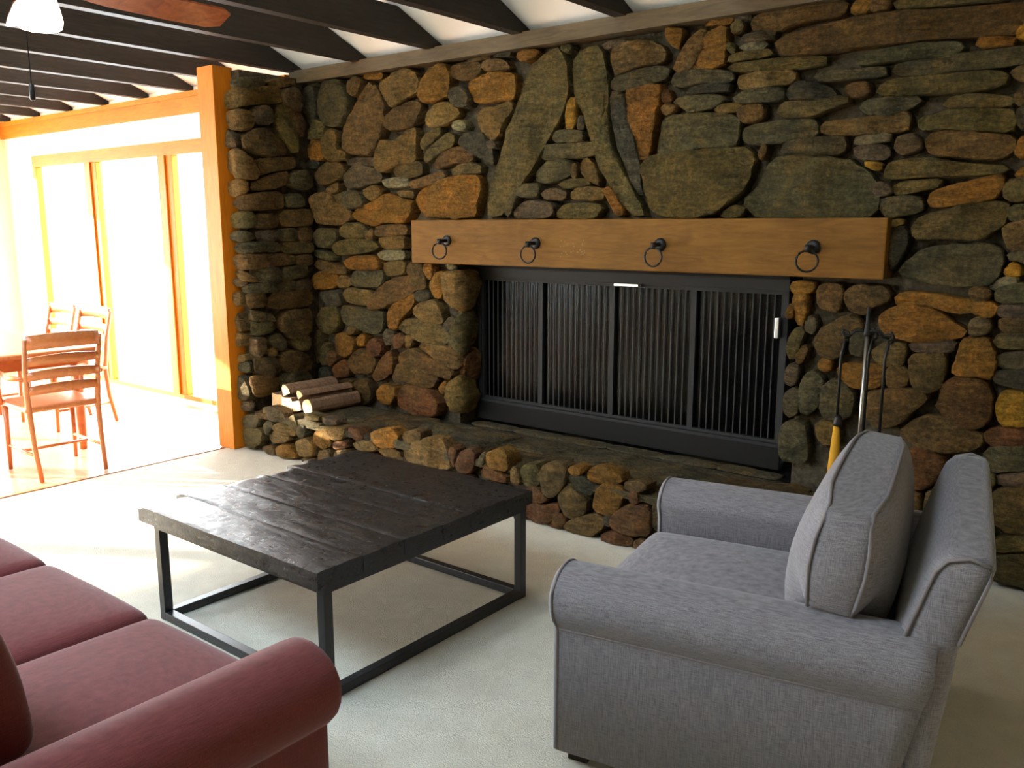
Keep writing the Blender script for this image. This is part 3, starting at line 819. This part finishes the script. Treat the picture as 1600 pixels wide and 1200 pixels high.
infill('stone_courses', wall, 'M', XE, XR-.01, .005, 2.53, 3)
infill('stone_courses', hearth, 'H', on_y(1020, 800, YF)[0], XH1, .005, ZH-.03, 8)
infill('stone_courses', hearth, lambda u, v, d: Vector((XH1+d-.06, u, v)), YF+.03, YW-.03, .005, ZH-.03, 9)
# flagstones on the hearth top
rnd = random.Random(21)
us = [-5.04]
while us[-1] < XH1-.25: us.append(us[-1]+rnd.uniform(.3, .5))
us[-1] = XH1-.02
grid = {}
for i, u in enumerate(us):
    for j, y in enumerate((YF-.01, 3.82, 4.10)):
        e = (0 < i < len(us)-1)
        grid[i, j] = (u+(rnd.uniform(-.08, .08) if e else 0), y+(rnd.uniform(-.06, .06) if j == 1 else rnd.uniform(-.01, .01)))
flag_place = lambda u, v, d: Vector((u, v, ZH-.022+d))
for i in range(len(us)-1):
    for j in range(2):
        q = [np.array(grid[k]) for k in ((i, j), (i+1, j), (i+1, j+1), (i, j+1))]; c = sum(q)/4
        P = []
        for k in range(4):
            a, b = q[k], q[(k+1) % 4]
            P += [c+(a-c)*.975, c+((a+b)/2-c)*.975+np.array([rnd.uniform(-.015, .015), 0])]
        bm = bmesh.new(); add_stone(bm, P, flag_place, .022, .03, seed=900+i*2+j)
        o = link_mesh('flagstone', bm, M_STONE, hearth, True); k = rnd.uniform(.75, 1.1)
        cc = rnd.choice([(.088, .066, .032), (.072, .058, .032), (.092, .062, .028), (.064, .052, .03)]); o.color = (cc[0]*k, cc[1]*k, cc[2]*k, 1)
# firebox
fbx = struct(boxes('wall_firebox', [(XJ0-.04, XJ1+.04, YM+.004, 4.95, 0, ZH-.03), (XJ0-.12, XJ0-.05, YM+.36, 4.95, ZH-.03, 1.4), (XJ1+.05, XJ1+.12, YM+.36, 4.95, ZH-.03, 1.4), (XJ0-.12, XJ1+.12, 4.95, 5.03, 0, 1.4), (XJ0-.12, XJ1+.12, YM+.36, 5.03, 1.4, 1.47)], M_SOOT_REFLECTION),
       'sooty masonry firebox with a painted pale reflection, behind the fireplace doors', 'firebox')

for i in range(6):
    u0 = XJ0+.02+i*(XJ1-XJ0-.04)/6; u1 = u0+(XJ1-XJ0-.04)/6
    bm = bmesh.new(); add_stone(bm, [(u0+.01, 4.20), (u1-.01, 4.20), (u1-.01, 4.29), (u0+.01, 4.29)], flag_place, .008, .03, seed=950+i)
    o = link_mesh('flagstone', bm, M_STONE, fbx, True); o.color = (.085, .07, .042, 1)
# ================================================================== MANTEL
man = thing('mantel_beam', 'thick honey brown wooden mantel beam above the fireplace', 'mantel', (0, 0, 0))
YMF = 4.04
a = on_y(642, 342, YMF); b = on_y(1387, 345, YMF)
MX0, MX1, MZ0, MZ1 = a[0], b[0], 1.315, 1.585
bm = bmesh.new(); add_box(bm, MX0, MX1, YMF, YM+.01, MZ0, MZ1, .008)
link_mesh('beam', bm, M_MANTEL, man)
bm = bmesh.new(); rnd = random.Random(4)
for k in range(26):
    u = on_y(rnd.uniform(874, 916), rnd.gauss(389, 7), YMF)
    add_lathe(bm, [(.0045, -.002), (.004, .0012)], (0, 0, 0), 7)
    bmesh.ops.transform(bm, matrix=Matrix.Translation((u[0], YMF, u[2])) @ Matrix.Rotation(R90, 4, 'X'), verts=bm.verts[-14:])
o = link_mesh('worm_holes', bm, mat('scorched_wood', (.12, .07, .02), .8), man); o['kind'] = 'stuff'
for px, py, rot in ((699, 376, .3), (837, 380, .1), (1032, 382, .05), (1271, 386, .35)):
    p = on_y(px, py, YMF); x, z = p[0], p[2]
    bm = bmesh.new(); add_lathe(bm, [(.030, -.006), (.034, 0), (.032, .012), (.018, .016)], n=14)
    add_tube(bm, [(0, 0, .0), (0, 0, .05), (0, -.008, .07)], .011, 8); add_tube(bm, [(0, .012, .072), (0, -.022, .072)], .016, 8)
    bmesh.ops.transform(bm, matrix=Matrix.Translation((x, YMF, z)) @ Matrix.Rotation(R90, 4, 'X'), verts=bm.verts[:])
    hk = link_mesh('ring_bracket', bm, M_IRON, man, True)
    cz, ra = z-.062, .048
    tube('ring', [(x+math.sin(t)*ra*math.cos(rot), YMF-.075+math.sin(t)*ra*math.sin(rot), cz+math.cos(t)*ra) for t in [2*math.pi*k/22 for k in range(22)]], .0055, M_IRON, hk, 6, True)

# ================================================================== FIREPLACE DOORS
YS = 4.33
scr = thing('fireplace_doors', 'dark metal fireplace doors with vertical bars and smoked glass', 'fire screen', (0, 0, 0))
SX0, SX1, SZ0, SZ1 = XJ0+.0, XJ1-.06, .43, 1.29
boxes('frame', [(SX0, SX1, YS-.02, YS+.03, 1.225, 1.285), (SX0-.0, SX0+.025, YS-.02, YS+.03, .41, 1.225), (SX1-.025, SX1, YS-.02, YS+.03, .41, 1.225)], M_GREYMETAL, scr, .003)
box('header_strip', SX0, SX1, YS-.035, YS+.03, 1.285, 1.361, M_DARKMETAL, scr)
box('base_rail', SX0, SX1, YS-.035, YS+.04, ZH-.005, .415, M_DARKMETAL, scr, .004)
box('sill_strip', SX0, SX1, YS-.04, YS-.01, .415, .432, M_GREYMETAL, scr, .002)
ex = [SX0+.025, on_y(846, 520, YS)[0], on_y(957, 530, YS)[0], on_y(1083, 540, YS)[0], SX1-.025]
bm = bmesh.new(); add_box(bm, -.0028, .0028, -.003, .003, .43, 1.23); rod0 = None
for i in range(4):
    x0, x1 = ex[i], ex[i+1]
    door = boxes('door', [(x0, x0+.016, YS-.012, YS+.012, .432, 1.225), (x1-.016, x1, YS-.012, YS+.012, .432, 1.225), (x0+.016, x1-.016, YS-.012, YS+.012, .432, .447), (x0+.016, x1-.016, YS-.012, YS+.012, 1.205, 1.225)], M_GREYMETAL, scr)
    box('pane', x0+.012, x1-.012, YS+.014, YS+.019, .435, 1.22, M_SMOKEGLASS, door)
    for k in range(11):
        if rod0 is None: rod0 = link_mesh('rod', bm, M_ROD, door); r = rod0
        else: r = rod0.copy(); COL.objects.link(r); r.parent = door
        r.location = (x0+.016+(x1-x0-.032)*(k+1)/12, YS, 0)
h1 = on_y(962, 435, YS-.03); h2 = on_y(1000, 437, YS-.03)
box('damper_handle', h1[0], h2[0], YS-.05, YS-.02, 1.212, 1.226, M_CHROME, scr, .002)
box('door_handle', SX1-.058, SX1-.036, YS-.05, YS-.013, .985, 1.09, M_CHROME, scr, .004)

# ================================================================== FIREWOOD
rnd = random.Random(12)
def log(p0, direction, length, r, kind, label, rot=0):
    d = Vector(direction).normalized(); prof = []
    if kind == 'round': prof = [(math.cos(t)*r*rnd.uniform(.93, 1.05), math.sin(t)*r*rnd.uniform(.93, 1.05)) for t in [2*math.pi*k/14 for k in range(14)]]
    elif kind == 'wedge': prof = [(-.2*r, -r*.6)]+[(math.cos(t)*r*1.15-.1*r, math.sin(t)*r*1.15-.6*r+.15*r) for t in [math.radians(a) for a in (8, 28, 48, 68, 88)]]+[(-.35*r, r*.3)]
    else: prof = [(-r, -.75*r), (0, -.8*r), (.95*r, -.7*r), (1.0*r, .1*r), (.85*r, .78*r), (-.1*r, .7*r), (-.9*r, .8*r)]
    c, s = math.cos(rot), math.sin(rot); prof = [(c*x-s*y, s*x+c*y) for x, y in prof]
    side = d.cross(Vector((0, 0, 1))).normalized(); up = side.cross(d)
    bm = bmesh.new(); rings = []
    mz = min(y for x, y in prof)
    for k in range(7):
        t = k/6; w = 1+rnd.uniform(-.05, .05)
        rings.append([bm.verts.new(Vector(p0)+d*length*t+side*x*w+up*(y*w-mz)) for x, y in prof])
    n = len(prof)
    for A, B in zip(rings, rings[1:]):
        for i in range(n): bm.faces.new((A[i], A[(i+1) % n], B[(i+1) % n], B[i]))
    e1 = bm.faces.new(rings[0]); e2 = bm.faces.new(rings[-1])
    o = link_mesh('firewood_log', bm, M_LOGBARK, None, False); o.data.materials.append(M_LOGEND)
    o.data.polygons[len(o.data.polygons)-1].material_index = 1; o.data.polygons[len(o.data.polygons)-2].material_index = 1
    return tag(o, label, 'firewood', 'split firewood piled on the hearth')
ZL = ZH+.004
def lp(px, py, z): p = on_z(px, py, z); return (p[0], p[1], z)
LD = (.80, .58, .0)
LG = [(-4.945, 3.64, 0, .062, 'split', 0, 'thick pale split log lying against the stone return wall', (.0, 1, 0), .425),
      (-4.82, 3.625, 0, .055, 'split', .06, 'square ended split log with the brightest sunlit end', (.0, 1, 0), .425),
      (-4.712, 3.62, 0, .046, 'split', .25, 'tilted split log wedged beside the rounded log', (.01, 1, 0), .425),
      (-4.605, 3.625, 0, .052, 'round', 0, 'rounded orange ended log at the open side of the pile', (.02, 1, 0), .425),
      (-4.86, 3.635, .094, .062, 'wedge', .1, 'wedge shaped log resting on top of the pile', (.02, 1, 0), .425),
      (-4.70, 3.63, .092, .045, 'wedge', .3, 'thin split stick lying on top of the firewood', (.05, 1, 0), .425)]
for x, y, dz, r, kind, rot, lab, dr, ln in LG: log((x, y, ZL+dz), dr, ln, r, kind, lab, rot)

# ================================================================== FIRE TOOLS
TX, TY = -1.085, 3.80
st = thing('fire_tool_stand', 'black iron fire tool stand with a steel centre rod', 'tool stand', (TX, TY, ZH))
ZS = ZH
lathe('base', [(.11, .004), (.115, .012), (.10, .026), (.03, .034), (.016, .06)], M_IRON, st, n=24)
tube('centre_rod', [(0, 0, .05), (0, 0, .80)], .009, M_POKER, st, 10)
lathe('finial', [(.012, .79), (.016, .80), (.012, .815), (.008, .86), (.0075, .905), (.004, .915)], M_GREYMETAL, st, n=12)
HK = [(-.075, -.01), (.078, .012), (.0, .08)]
for k, (dx, dy) in enumerate(HK):
    bm = bmesh.new(); L = math.hypot(dx, dy); ux, uy = dx/L, dy/L
    add_tube(bm, [(0, 0, .80), (ux*.02, uy*.02, .815), (ux*.045, uy*.045, .812), (ux*.065, uy*.065, .79), (ux*.085, uy*.085, .785), (ux*.098, uy*.098, .80), (ux*.094, uy*.094, .815)], .006, 8)
    link_mesh('hook', bm, M_IRON, st, True)
def tool(name, dx, dy, label, bottom, lean=0):
    t = thing(name, label, 'fire tool', (TX+dx*1.13, TY+dy*1.13, ZS))
    bm = bmesh.new()
    pts = [(0, 0, .765)]+[(math.sin(a)*.02, 0, .785-math.cos(a)*.02) for a in [math.pi*.25*k for k in range(1, 7)]]
    add_tube(bm, pts, .005, 8); link_mesh('loop', bm, M_IRON, t, True)
    tube('shaft', [(0, 0, .77), (-.012-lean*.1, 0, .70), (-.012-lean, 0, .20)], .0065, M_IRON, t, 8)
    bottom(t, -.012-lean); return t
def brush_end(t, x):
    lathe('ferrule', [(.008, .44), (.016, .43), (.02, .40), (.018, .39)], M_IRON, t, (x+.006, 0, 0), 12)
    bm = bmesh.new(); prof = [(.012, .395), (.017, .33), (.023, .24), (.028, .16)]
    add_lathe(bm, prof, (x+.002, 0, 0), 16); o = link_mesh('bristles', bm, M_BRISTLE, t, True)
    o['label'] = 'golden straw bristles'
def poker_end(t, x):
    tube('tip', [(x, 0, .21), (x, 0, .06), (x, 0, .045)], .006, M_IRON, t, 8, taper=[.0065, .006, .001])
    tube('barb', [(x, 0, .11), (x+.03, 0, .09), (x+.04, 0, .105)], .005, M_IRON, t, 8)
def shovel_end(t, x):
    bm = bmesh.new(); P = [(-.055, .19), (.055, .19), (.06, .07), (.03, .05), (-.03, .05), (-.06, .07)]
    A = [bm.verts.new((x+u, .004+abs(u)*-.25, v)) for u, v in P]; B = [bm.verts.new((x+u, .008+abs(u)*-.25, v)) for u, v in P]
    bm.faces.new(A); bm.faces.new(B[::-1])
    for i in range(6): bm.faces.new((A[i], A[(i+1) % 6], B[(i+1) % 6], B[i]))
    link_mesh('blade', bm, M_IRON, t)
tool('hearth_brush', *HK[0], 'black handled hearth brush with golden straw bristles', brush_end, .002)
tool('fire_poker', *HK[1], 'black iron fire poker hanging on the tool stand', poker_end, .0)
tool('ash_shovel', *HK[2], 'black iron ash shovel hanging behind the centre rod', shovel_end, 0)

# ================================================================== COFFEE TABLE
tb = thing('coffee_table', 'low square coffee table of rough black planks on a black steel frame', 'coffee table', (-2.61, 2.23, 0))
def T(x0, x1, y0, y1): return (x0+2.61, x1+2.61, y0-2.23, y1-2.23)
TXa, TXb, TYa, TYb, TZ = -3.19, -2.09, 1.655, 2.79, .472
rnd = random.Random(33)
nb = 6; edges = [TYa+(TYb-TYa)*k/nb+(rnd.uniform(-.03, .03) if 0 < k < nb else 0) for k in range(nb+1)]
def plank(x0, x1, y0, y1, z0, z1, seed, parent):
    bm = bmesh.new(); nx, ny = 60, 14
    hx = lambda x, y: (noise.noise(Vector((x*2.2+seed*7, y*10, 1)))*.003+noise.noise(Vector((x*7, y*16+seed, 2)))*.0022+noise.noise(Vector((x*24, y*34, seed)))*.0008)
    V = {}
    for i in range(nx+1):
        for j in range(ny+1):
            u, v = i/nx, j/ny; y = y0+(y1-y0)*v
            xa = x0+noise.noise(Vector((y*16, seed, 7)))*.035
            x = xa+(x1-xa)*u
            e = min(v, 1-v)*ny; ed = -.0025*max(0, 1-e/1.0)**1.5*(1+.8*noise.noise(Vector((x*6, seed+v*3, 4))))
            le = u*nx; ed2 = -.012*max(0, 1-le/2.2)
            V[i, j] = bm.verts.new((x, y, z1+hx(x, y)+ed+ed2-.004))
    for i in range(nx):
        for j in range(ny): bm.faces.new((V[i, j], V[i+1, j], V[i+1, j+1], V[i, j+1]))
    rim = [(i, 0) for i in range(nx)]+[(nx, j) for j in range(ny)]+[(i, ny) for i in range(nx, 0, -1)]+[(0, j) for j in range(ny, 0, -1)]
    low = [bm.verts.new((V[k].co.x, V[k].co.y, z0)) for k in rim]
    for k in range(len(rim)):
        a, b = V[rim[k]], V[rim[(k+1) % len(rim)]]; bm.faces.new((a, b, low[(k+1) % len(rim)], low[k]))
    bm.faces.new(low[::-1])
    return link_mesh('plank', bm, M_TABLE, parent, True, sharp=40)
for k in range(nb):
    x0, x1, y0, y1 = T(TXa+rnd.uniform(-.05, .03), TXb, edges[k]+.0012, edges[k+1]-.0012)
    plank(x0, x1, y0, y1, TZ-.062, TZ+rnd.uniform(-.004, .004), k+1, tb)
lx0, lx1, ly0, ly1 = T(-3.125, -2.105, 1.69, 2.765); w = .036
boxes('top_rails', [(lx0, lx1, ly0, ly0+w, TZ-.092, TZ-.063), (lx0, lx1, ly1-w, ly1, TZ-.092, TZ-.063), (lx0, lx0+w, ly0+w, ly1-w, TZ-.092, TZ-.063), (lx1-w, lx1, ly0+w, ly1-w, TZ-.092, TZ-.063)], M_STEEL, tb)
for x in (lx0, lx1-w):
    for y in (ly0, ly1-w): box('leg', x, x+w, y, y+w, 0, TZ-.092, M_STEEL, tb, .002)
for y in (ly0, ly1-w): box('floor_rail', lx0+w, lx1-w, y, y+w, .002, w, M_STEEL, tb, .002)
for x in (lx0, lx1-w): box('floor_rail', x, x+w, ly0+w, ly1-w, .002, w, M_STEEL, tb, .002)

# ================================================================== UPHOLSTERY
def arm_mesh(name, L, m, parent, yc, side, zc, r, z0, inner, outer, pip=None, rear_rake=0, roll_in=.8):
    """rolled arm running along -x from x=0; side=+1 when the outside is +y. Returns arm object."""
    prof = []
    # from outer bottom, up to roll, over, down the inner face
    prof.append((outer, z0)); prof.append((outer, zc-r*.95)); prof.append((outer+.004, zc-r*.82))
    for k in range(15):
        a = math.radians(-48+k*(228/14)); prof.append((math.cos(a)*r, zc+math.sin(a)*r*roll_in if math.sin(a) > 0 else zc+math.sin(a)*r))
    prof.append((-inner, zc-.05)); prof.append((-inner, z0))
    bm = bmesh.new(); n = len(prof); cy = 0; cz = zc
    st_ = [(0, .90), (-.006, .965), (-.02, .995), (-.045, 1.0)]+[(-.045-(L-.09)*k/8, 1.0) for k in range(1, 9)]+[(-L, .98)]
    rings = []
    for x, s in st_:
        ring = []
        for y, z in prof:
            yy = cy+(y-cy)*s; zz = max(z0, cz+(z-cz)*s) if z > z0+.001 else z0
            xx = x
            if rear_rake and x < -L*.6: xx = x+rear_rake*max(0, (zc-zz))*((-x/L)-.6)/.4
            ring.append(bm.verts.new((xx, yc+side*yy, zz)))
        rings.append(ring)
    for A, B in zip(rings, rings[1:]):
        for i in range(n): bm.faces.new((A[i], A[(i+1) % n], B[(i+1) % n], B[i]))
    bm.faces.new(rings[0]); bm.faces.new(rings[-1])
    o = link_mesh(name, bm, m, parent, True)
    if pip:
        pts = [(-.012, yc+side*y*.99, zc+(z-zc)*.99) for y, z in prof]
        tube('piping', pts, .005, pip, o, 6)
        tube('seam', [(-.02-(L-.05)*k/10, yc+side*(outer+.001), zc-r*.86) for k in range(11)], .0035, pip, o, 6)
    return o

ch = thing('armchair', 'wide grey linen armchair with rolled arms and a loose back cushion', 'armchair', (-1.435, 2.41, 0), math.radians(190.7))
# local +x is the way the chair faces, local +y towards the sofa side
AL, AW = .97, .475
for s in (1, -1):
    arm_mesh('arm', AL, M_LINEN, ch, s*AW, s, .52, .105, .05, .085, .062, M_PIPING, rear_rake=.22)
soft_box('seat_base', -.90, -.03, -.40, .40, .07, .29, .03, M_LINEN, ch)
soft_box('seat_cushion', -.80, .015, -.385, .385, .28, .435, .05, M_LINEN, ch, (.012, 0, .02))
def lean(p): return Vector((p.x-.30*(p.z-.55) if p.z > .5 else p.x+.12*(.5-p.z), p.y*(1+.05*max(0, p.z-.55)), p.z))
bk = soft_box('back', -1.005, -.875, -.515, .515, .06, .815, .045, M_LINEN, ch, (.015, 0, .0), warp=lean)
for s in (1, -1):
    tube('piping', [lean(Vector((x, s*(.512-abs(z-.44)*.01), z))) for x, z in ((-.885, .60), (-.885, .77), (-.90, .80), (-.94, .813), (-.985, .80), (-.998, .77), (-.998, .60))], .005, M_PIPING, bk, 6)
# T-shaped back cushion resting over both arms, leaning on the back
CM = Matrix.Translation((-.70, .008, .413)) @ Matrix.Rotation(math.radians(-7), 4, 'Y')
def tee(p, bulge=1):
    q = Vector(p)
    t = max(0, min(1, (abs(q.y)-.33)/.07)); t = t*t*(3-2*t); zb = .195*t
    zr = max(0, min(1, q.z/.455)); q.z = zb+(.455-zb)*zr
    ye = min(1, abs(q.y)/.495)
    B = (1-ye**5)*(max(0, math.sin(math.pi*(.04+.92*zr)))**.6)
    rim = .78+.22*math.sin(math.pi*zr)
    q.x = q.x*(rim+1.05*B*bulge)
    q.z += .02*(1-ye**2)*zr
    q.y *= 1-.05*(1-math.sin(math.pi*min(1, max(0, zr*.8+.12))))
    return CM @ q
cu = soft_box('back_cushion', -.07, .07, -.495, .495, -.0, .455, .022, M_LINEN, ch, (.0, .012, .0), n=24, warp=tee)
for s_ in (-1, 1):
    pts = []
    for y, z in [(.485, .0), (.495, .06), (.497, .2), (.497, .32), (.495, .40), (.482, .44), (.455, .455), (.3, .457), (.15, .457), (0, .457), (-.15, .457), (-.3, .457), (-.455, .455), (-.482, .44), (-.495, .40), (-.497, .2), (-.485, .0)]:
        pts.append(tee(Vector((s_*.066, y, z)), .0 if abs(y) > .45 else 1))
    tube('piping', pts, .0055, M_PIPING, cu, 6)
for x in (-.84, -.06):
    for y in (-.46, .46): box('foot', x-.03, x+.03, y-.03, y+.03, 0, .06, M_BEAM, ch)

so = thing('sofa', 'rust red three seat sofa with rolled arms facing the fireplace', 'sofa', (-2.6, 1.2, 0), R90)
# local +x faces the fireplace (+Y world), local +y points to -X world
for s, yc in ((-1, -1.05), (1, 1.05)):
    arm_mesh('arm', 1.10, M_RED, so, yc, s, .505, .118, .05, .10, .055)
soft_box('seat_base', -1.04, -.035, -.96, .96, .07, .30, .03, M_RED, so)
cw = 1.92/3
for k in range(3):
    y1 = .955-k*cw; soft_box('seat_cushion', -.86, .01, y1-cw+.004, y1-.004, .29, .455, .045, M_RED, so, (.02, 0, .022))
soft_box('back', -1.12, -.90, -1.0, 1.0, .06, .82, .07, M_RED, so, (.0, 0, .01))
for k in range(3):
    y1 = .955-k*cw
    Mx = Matrix.Translation((-.82, 0, .46)) @ Matrix.Rotation(math.radians(-10), 4, 'Y')
    soft_box('back_cushion', -.085, .085, y1-cw+.01, y1-.01, .0, .42, .07, M_RED, so, (.05, 0, .02), M=Mx)
for x in (-1.02, -.08):
    for y in (-1.0, 1.0): box('foot', x-.03, x+.03, y-.03, y+.03, 0, .06, M_BEAM, so)
pm = Matrix.Translation((-1.955, .63, .468)) @ Matrix.Rotation(math.radians(3), 4, 'Z') @ Matrix.Rotation(math.radians(11), 4, 'X')
pl = soft_box('throw_pillow', -.18, .18, -.05, .05, 0, .32, .045, M_RED, None, (0, .04, 0), M=pm)
tag(pl, 'small rust red pillow propped by the rolled sofa arm', 'pillow')

# ================================================================== DINING SET
dt = thing('dining_table', 'cherry wood dining table in the bright window alcove', 'dining table', (-6.95, 2.40, 0))
soft_box('table_top', -1.05, 1.05, -.50, .50, .70, .735, .012, M_CHAIRWOOD, dt, n=8)
boxes('apron', [(-.92, .92, -.45, -.42, .61, .70), (-.92, .92, .42, .45, .61, .70), (-.92, -.89, -.42, .42, .61, .70), (.89, .92, -.42, .42, .61, .70)], M_CHAIRWOOD, dt)
for x in (-.88, .88):
    for y in (-.41, .41): lathe('leg', [(.025, 0), (.03, .1), (.038, .45), (.03, .5), (.042, .55), (.042, .61)], M_CHAIRWOOD, dt, (x, y, 0), 12)
def dining_chair(name, label, arms, loc, rz, hgt=.91):
    t = thing(name, label, 'chair', loc, rz, 'chairs around the dining table')
    wd = .225   # local +x faces the table
    for s in (-1, 1):
        tube('back_post', [(-.27, s*(wd-.03), 0), (-.22, s*(wd-.022), .22), (-.20, s*(wd-.018), .44), (-.225, s*(wd-.01), .68), (-.275, s*(wd-.005), hgt-.03)], .018, M_CHAIRWOOD, t, 8, taper=[.014, .017, .02, .018, .014])
        tube('front_leg', [(.21, s*(wd-.02), 0), (.20, s*(wd-.02), .42)], .018, M_CHAIRWOOD, t, 8, taper=[.013, .021])
        tube('stretcher', [(-.235, s*(wd-.024), .16), (.205, s*(wd-.022), .16)], .010, M_CHAIRWOOD, t, 8)
        if arms:
            tube('armrest', [(-.215, s*(wd+.005), .64), (-.08, s*(wd+.035), .635), (.05, s*(wd+.045), .655), (.15, s*(wd+.04), .64), (.19, s*(wd+.035), .61)], .017, M_CHAIRWOOD, t, 8)
            tube('arm_support', [(.15, s*(wd+.04), .635), (.13, s*(wd+.03), .54), (.17, s*(wd+.01), .44)], .014, M_CHAIRWOOD, t, 8)
    soft_box('seat', -.215, .235, -wd-.005, wd+.005, .425, .462, .015, M_CHAIRWOOD, t, (0, 0, -.004), n=8)
    def rail(z, hh, bow, xb):
        bm = bmesh.new(); n = 12; R = []
        for k in range(n+1):
            y = -wd+.012+(2*wd-.024)*k/n; b = -.03*(1-(y/wd)**2); up = bow*(1-(y/wd)**2)
            R.append([bm.verts.new((xb+b+dx, y, z+dz)) for dx, dz in ((-.009, -hh/2+up*.4), (.009, -hh/2+up*.4), (.009, hh/2+up), (-.009, hh/2+up))])
        for A, B in zip(R, R[1:]):
            for i in range(4): bm.faces.new((A[i], A[(i+1) % 4], B[(i+1) % 4], B[i]))
        bm.faces.new(R[0]); bm.faces.new(R[-1]); return bm
    link_mesh('crest_rail', rail(hgt-.05, .085, .012, -.27), M_CHAIRWOOD, t, True)
    for z, xb in ((hgt-.17, -.245), (hgt-.26, -.23), (hgt-.35, -.215)): link_mesh('slat', rail(z, .05, .018, xb), M_CHAIRWOOD, t, True)
    tube('stretcher', [(-.02, -wd+.02, .16), (-.02, wd-.02, .16)], .010, M_CHAIRWOOD, t, 8)
    return t
dining_chair('dining_chair', 'cherry ladder back dining chair with curved arms, its back to the room', True, (-5.70, 2.46, 0), math.pi-.05)
dining_chair('dining_chair', 'armless cherry dining chair between table and window, farther from the stone wall', False, (-7.50, 3.13, 0), -R90)
dining_chair('dining_chair', 'armless cherry dining chair between table and window, nearer the stone wall', False, (-6.93, 3.13, 0), -R90+.05)

# ================================================================== CEILING FAN
FX, FY = -3.28, 1.50
fan = thing('ceiling_fan', 'walnut bladed ceiling fan with frosted glass lamp shades and a pull chain', 'ceiling fan', (FX, FY, 0))
tube('down_rod', [(0, 0, 4.0), (0, 0, 2.56)], .014, M_DARKMETAL, fan, 10)
lathe('motor', [(.03, 2.57), (.10, 2.55), (.135, 2.51), (.135, 2.43), (.09, 2.40), (.07, 2.385), (.07, 2.35), (.055, 2.335)], M_DARKMETAL, fan, n=28)
def blade_bm():
    bm = bmesh.new(); P = [(.17, -.045), (.28, -.06), (.52, -.07), (.68, -.07), (.73, -.045), (.735, .045), (.68, .07), (.52, .07), (.28, .06), (.17, .045)]
    A = [bm.verts.new((x, y, 2.375-y*.34)) for x, y in P]; B = [bm.verts.new((x, y, 2.382-y*.34)) for x, y in P]
    bm.faces.new(A); bm.faces.new(B[::-1])
    for i in range(len(P)): bm.faces.new((A[i], A[(i+1) % len(P)], B[(i+1) % len(P)], B[i]))
    return bm
for k in range(5):
    a = math.radians(88+72*k)
    o = link_mesh('blade', blade_bm(), M_BLADE, fan); o.rotation_euler = (0, 0, a)
    bm = bmesh.new(); add_box(bm, .08, .24, -.018, .018, 2.393, 2.402); br = link_mesh('blade_bracket', bm, M_DARKMETAL, o)
lathe('lamp_shade', [(.05, 2.335), (.062, 2.325), (.072, 2.29), (.08, 2.25), (.077, 2.235), (.06, 2.222), (.02, 2.218)], M_SHADE, fan, n=8)
cp = on_y(49, 130, FY); cxo = cp[0]-FX
tube('pull_chain', [(cxo, 0, 2.36), (cxo, 0, 2.28), (cxo, 0, cp[2])], .0022, M_DARKMETAL, fan, 6)
lathe('chain_pull', [(.005, .0), (.009, -.006), (.010, -.03), (.010, -.055), (.006, -.06)], M_IRON, fan, (cxo, 0, cp[2]), 10)
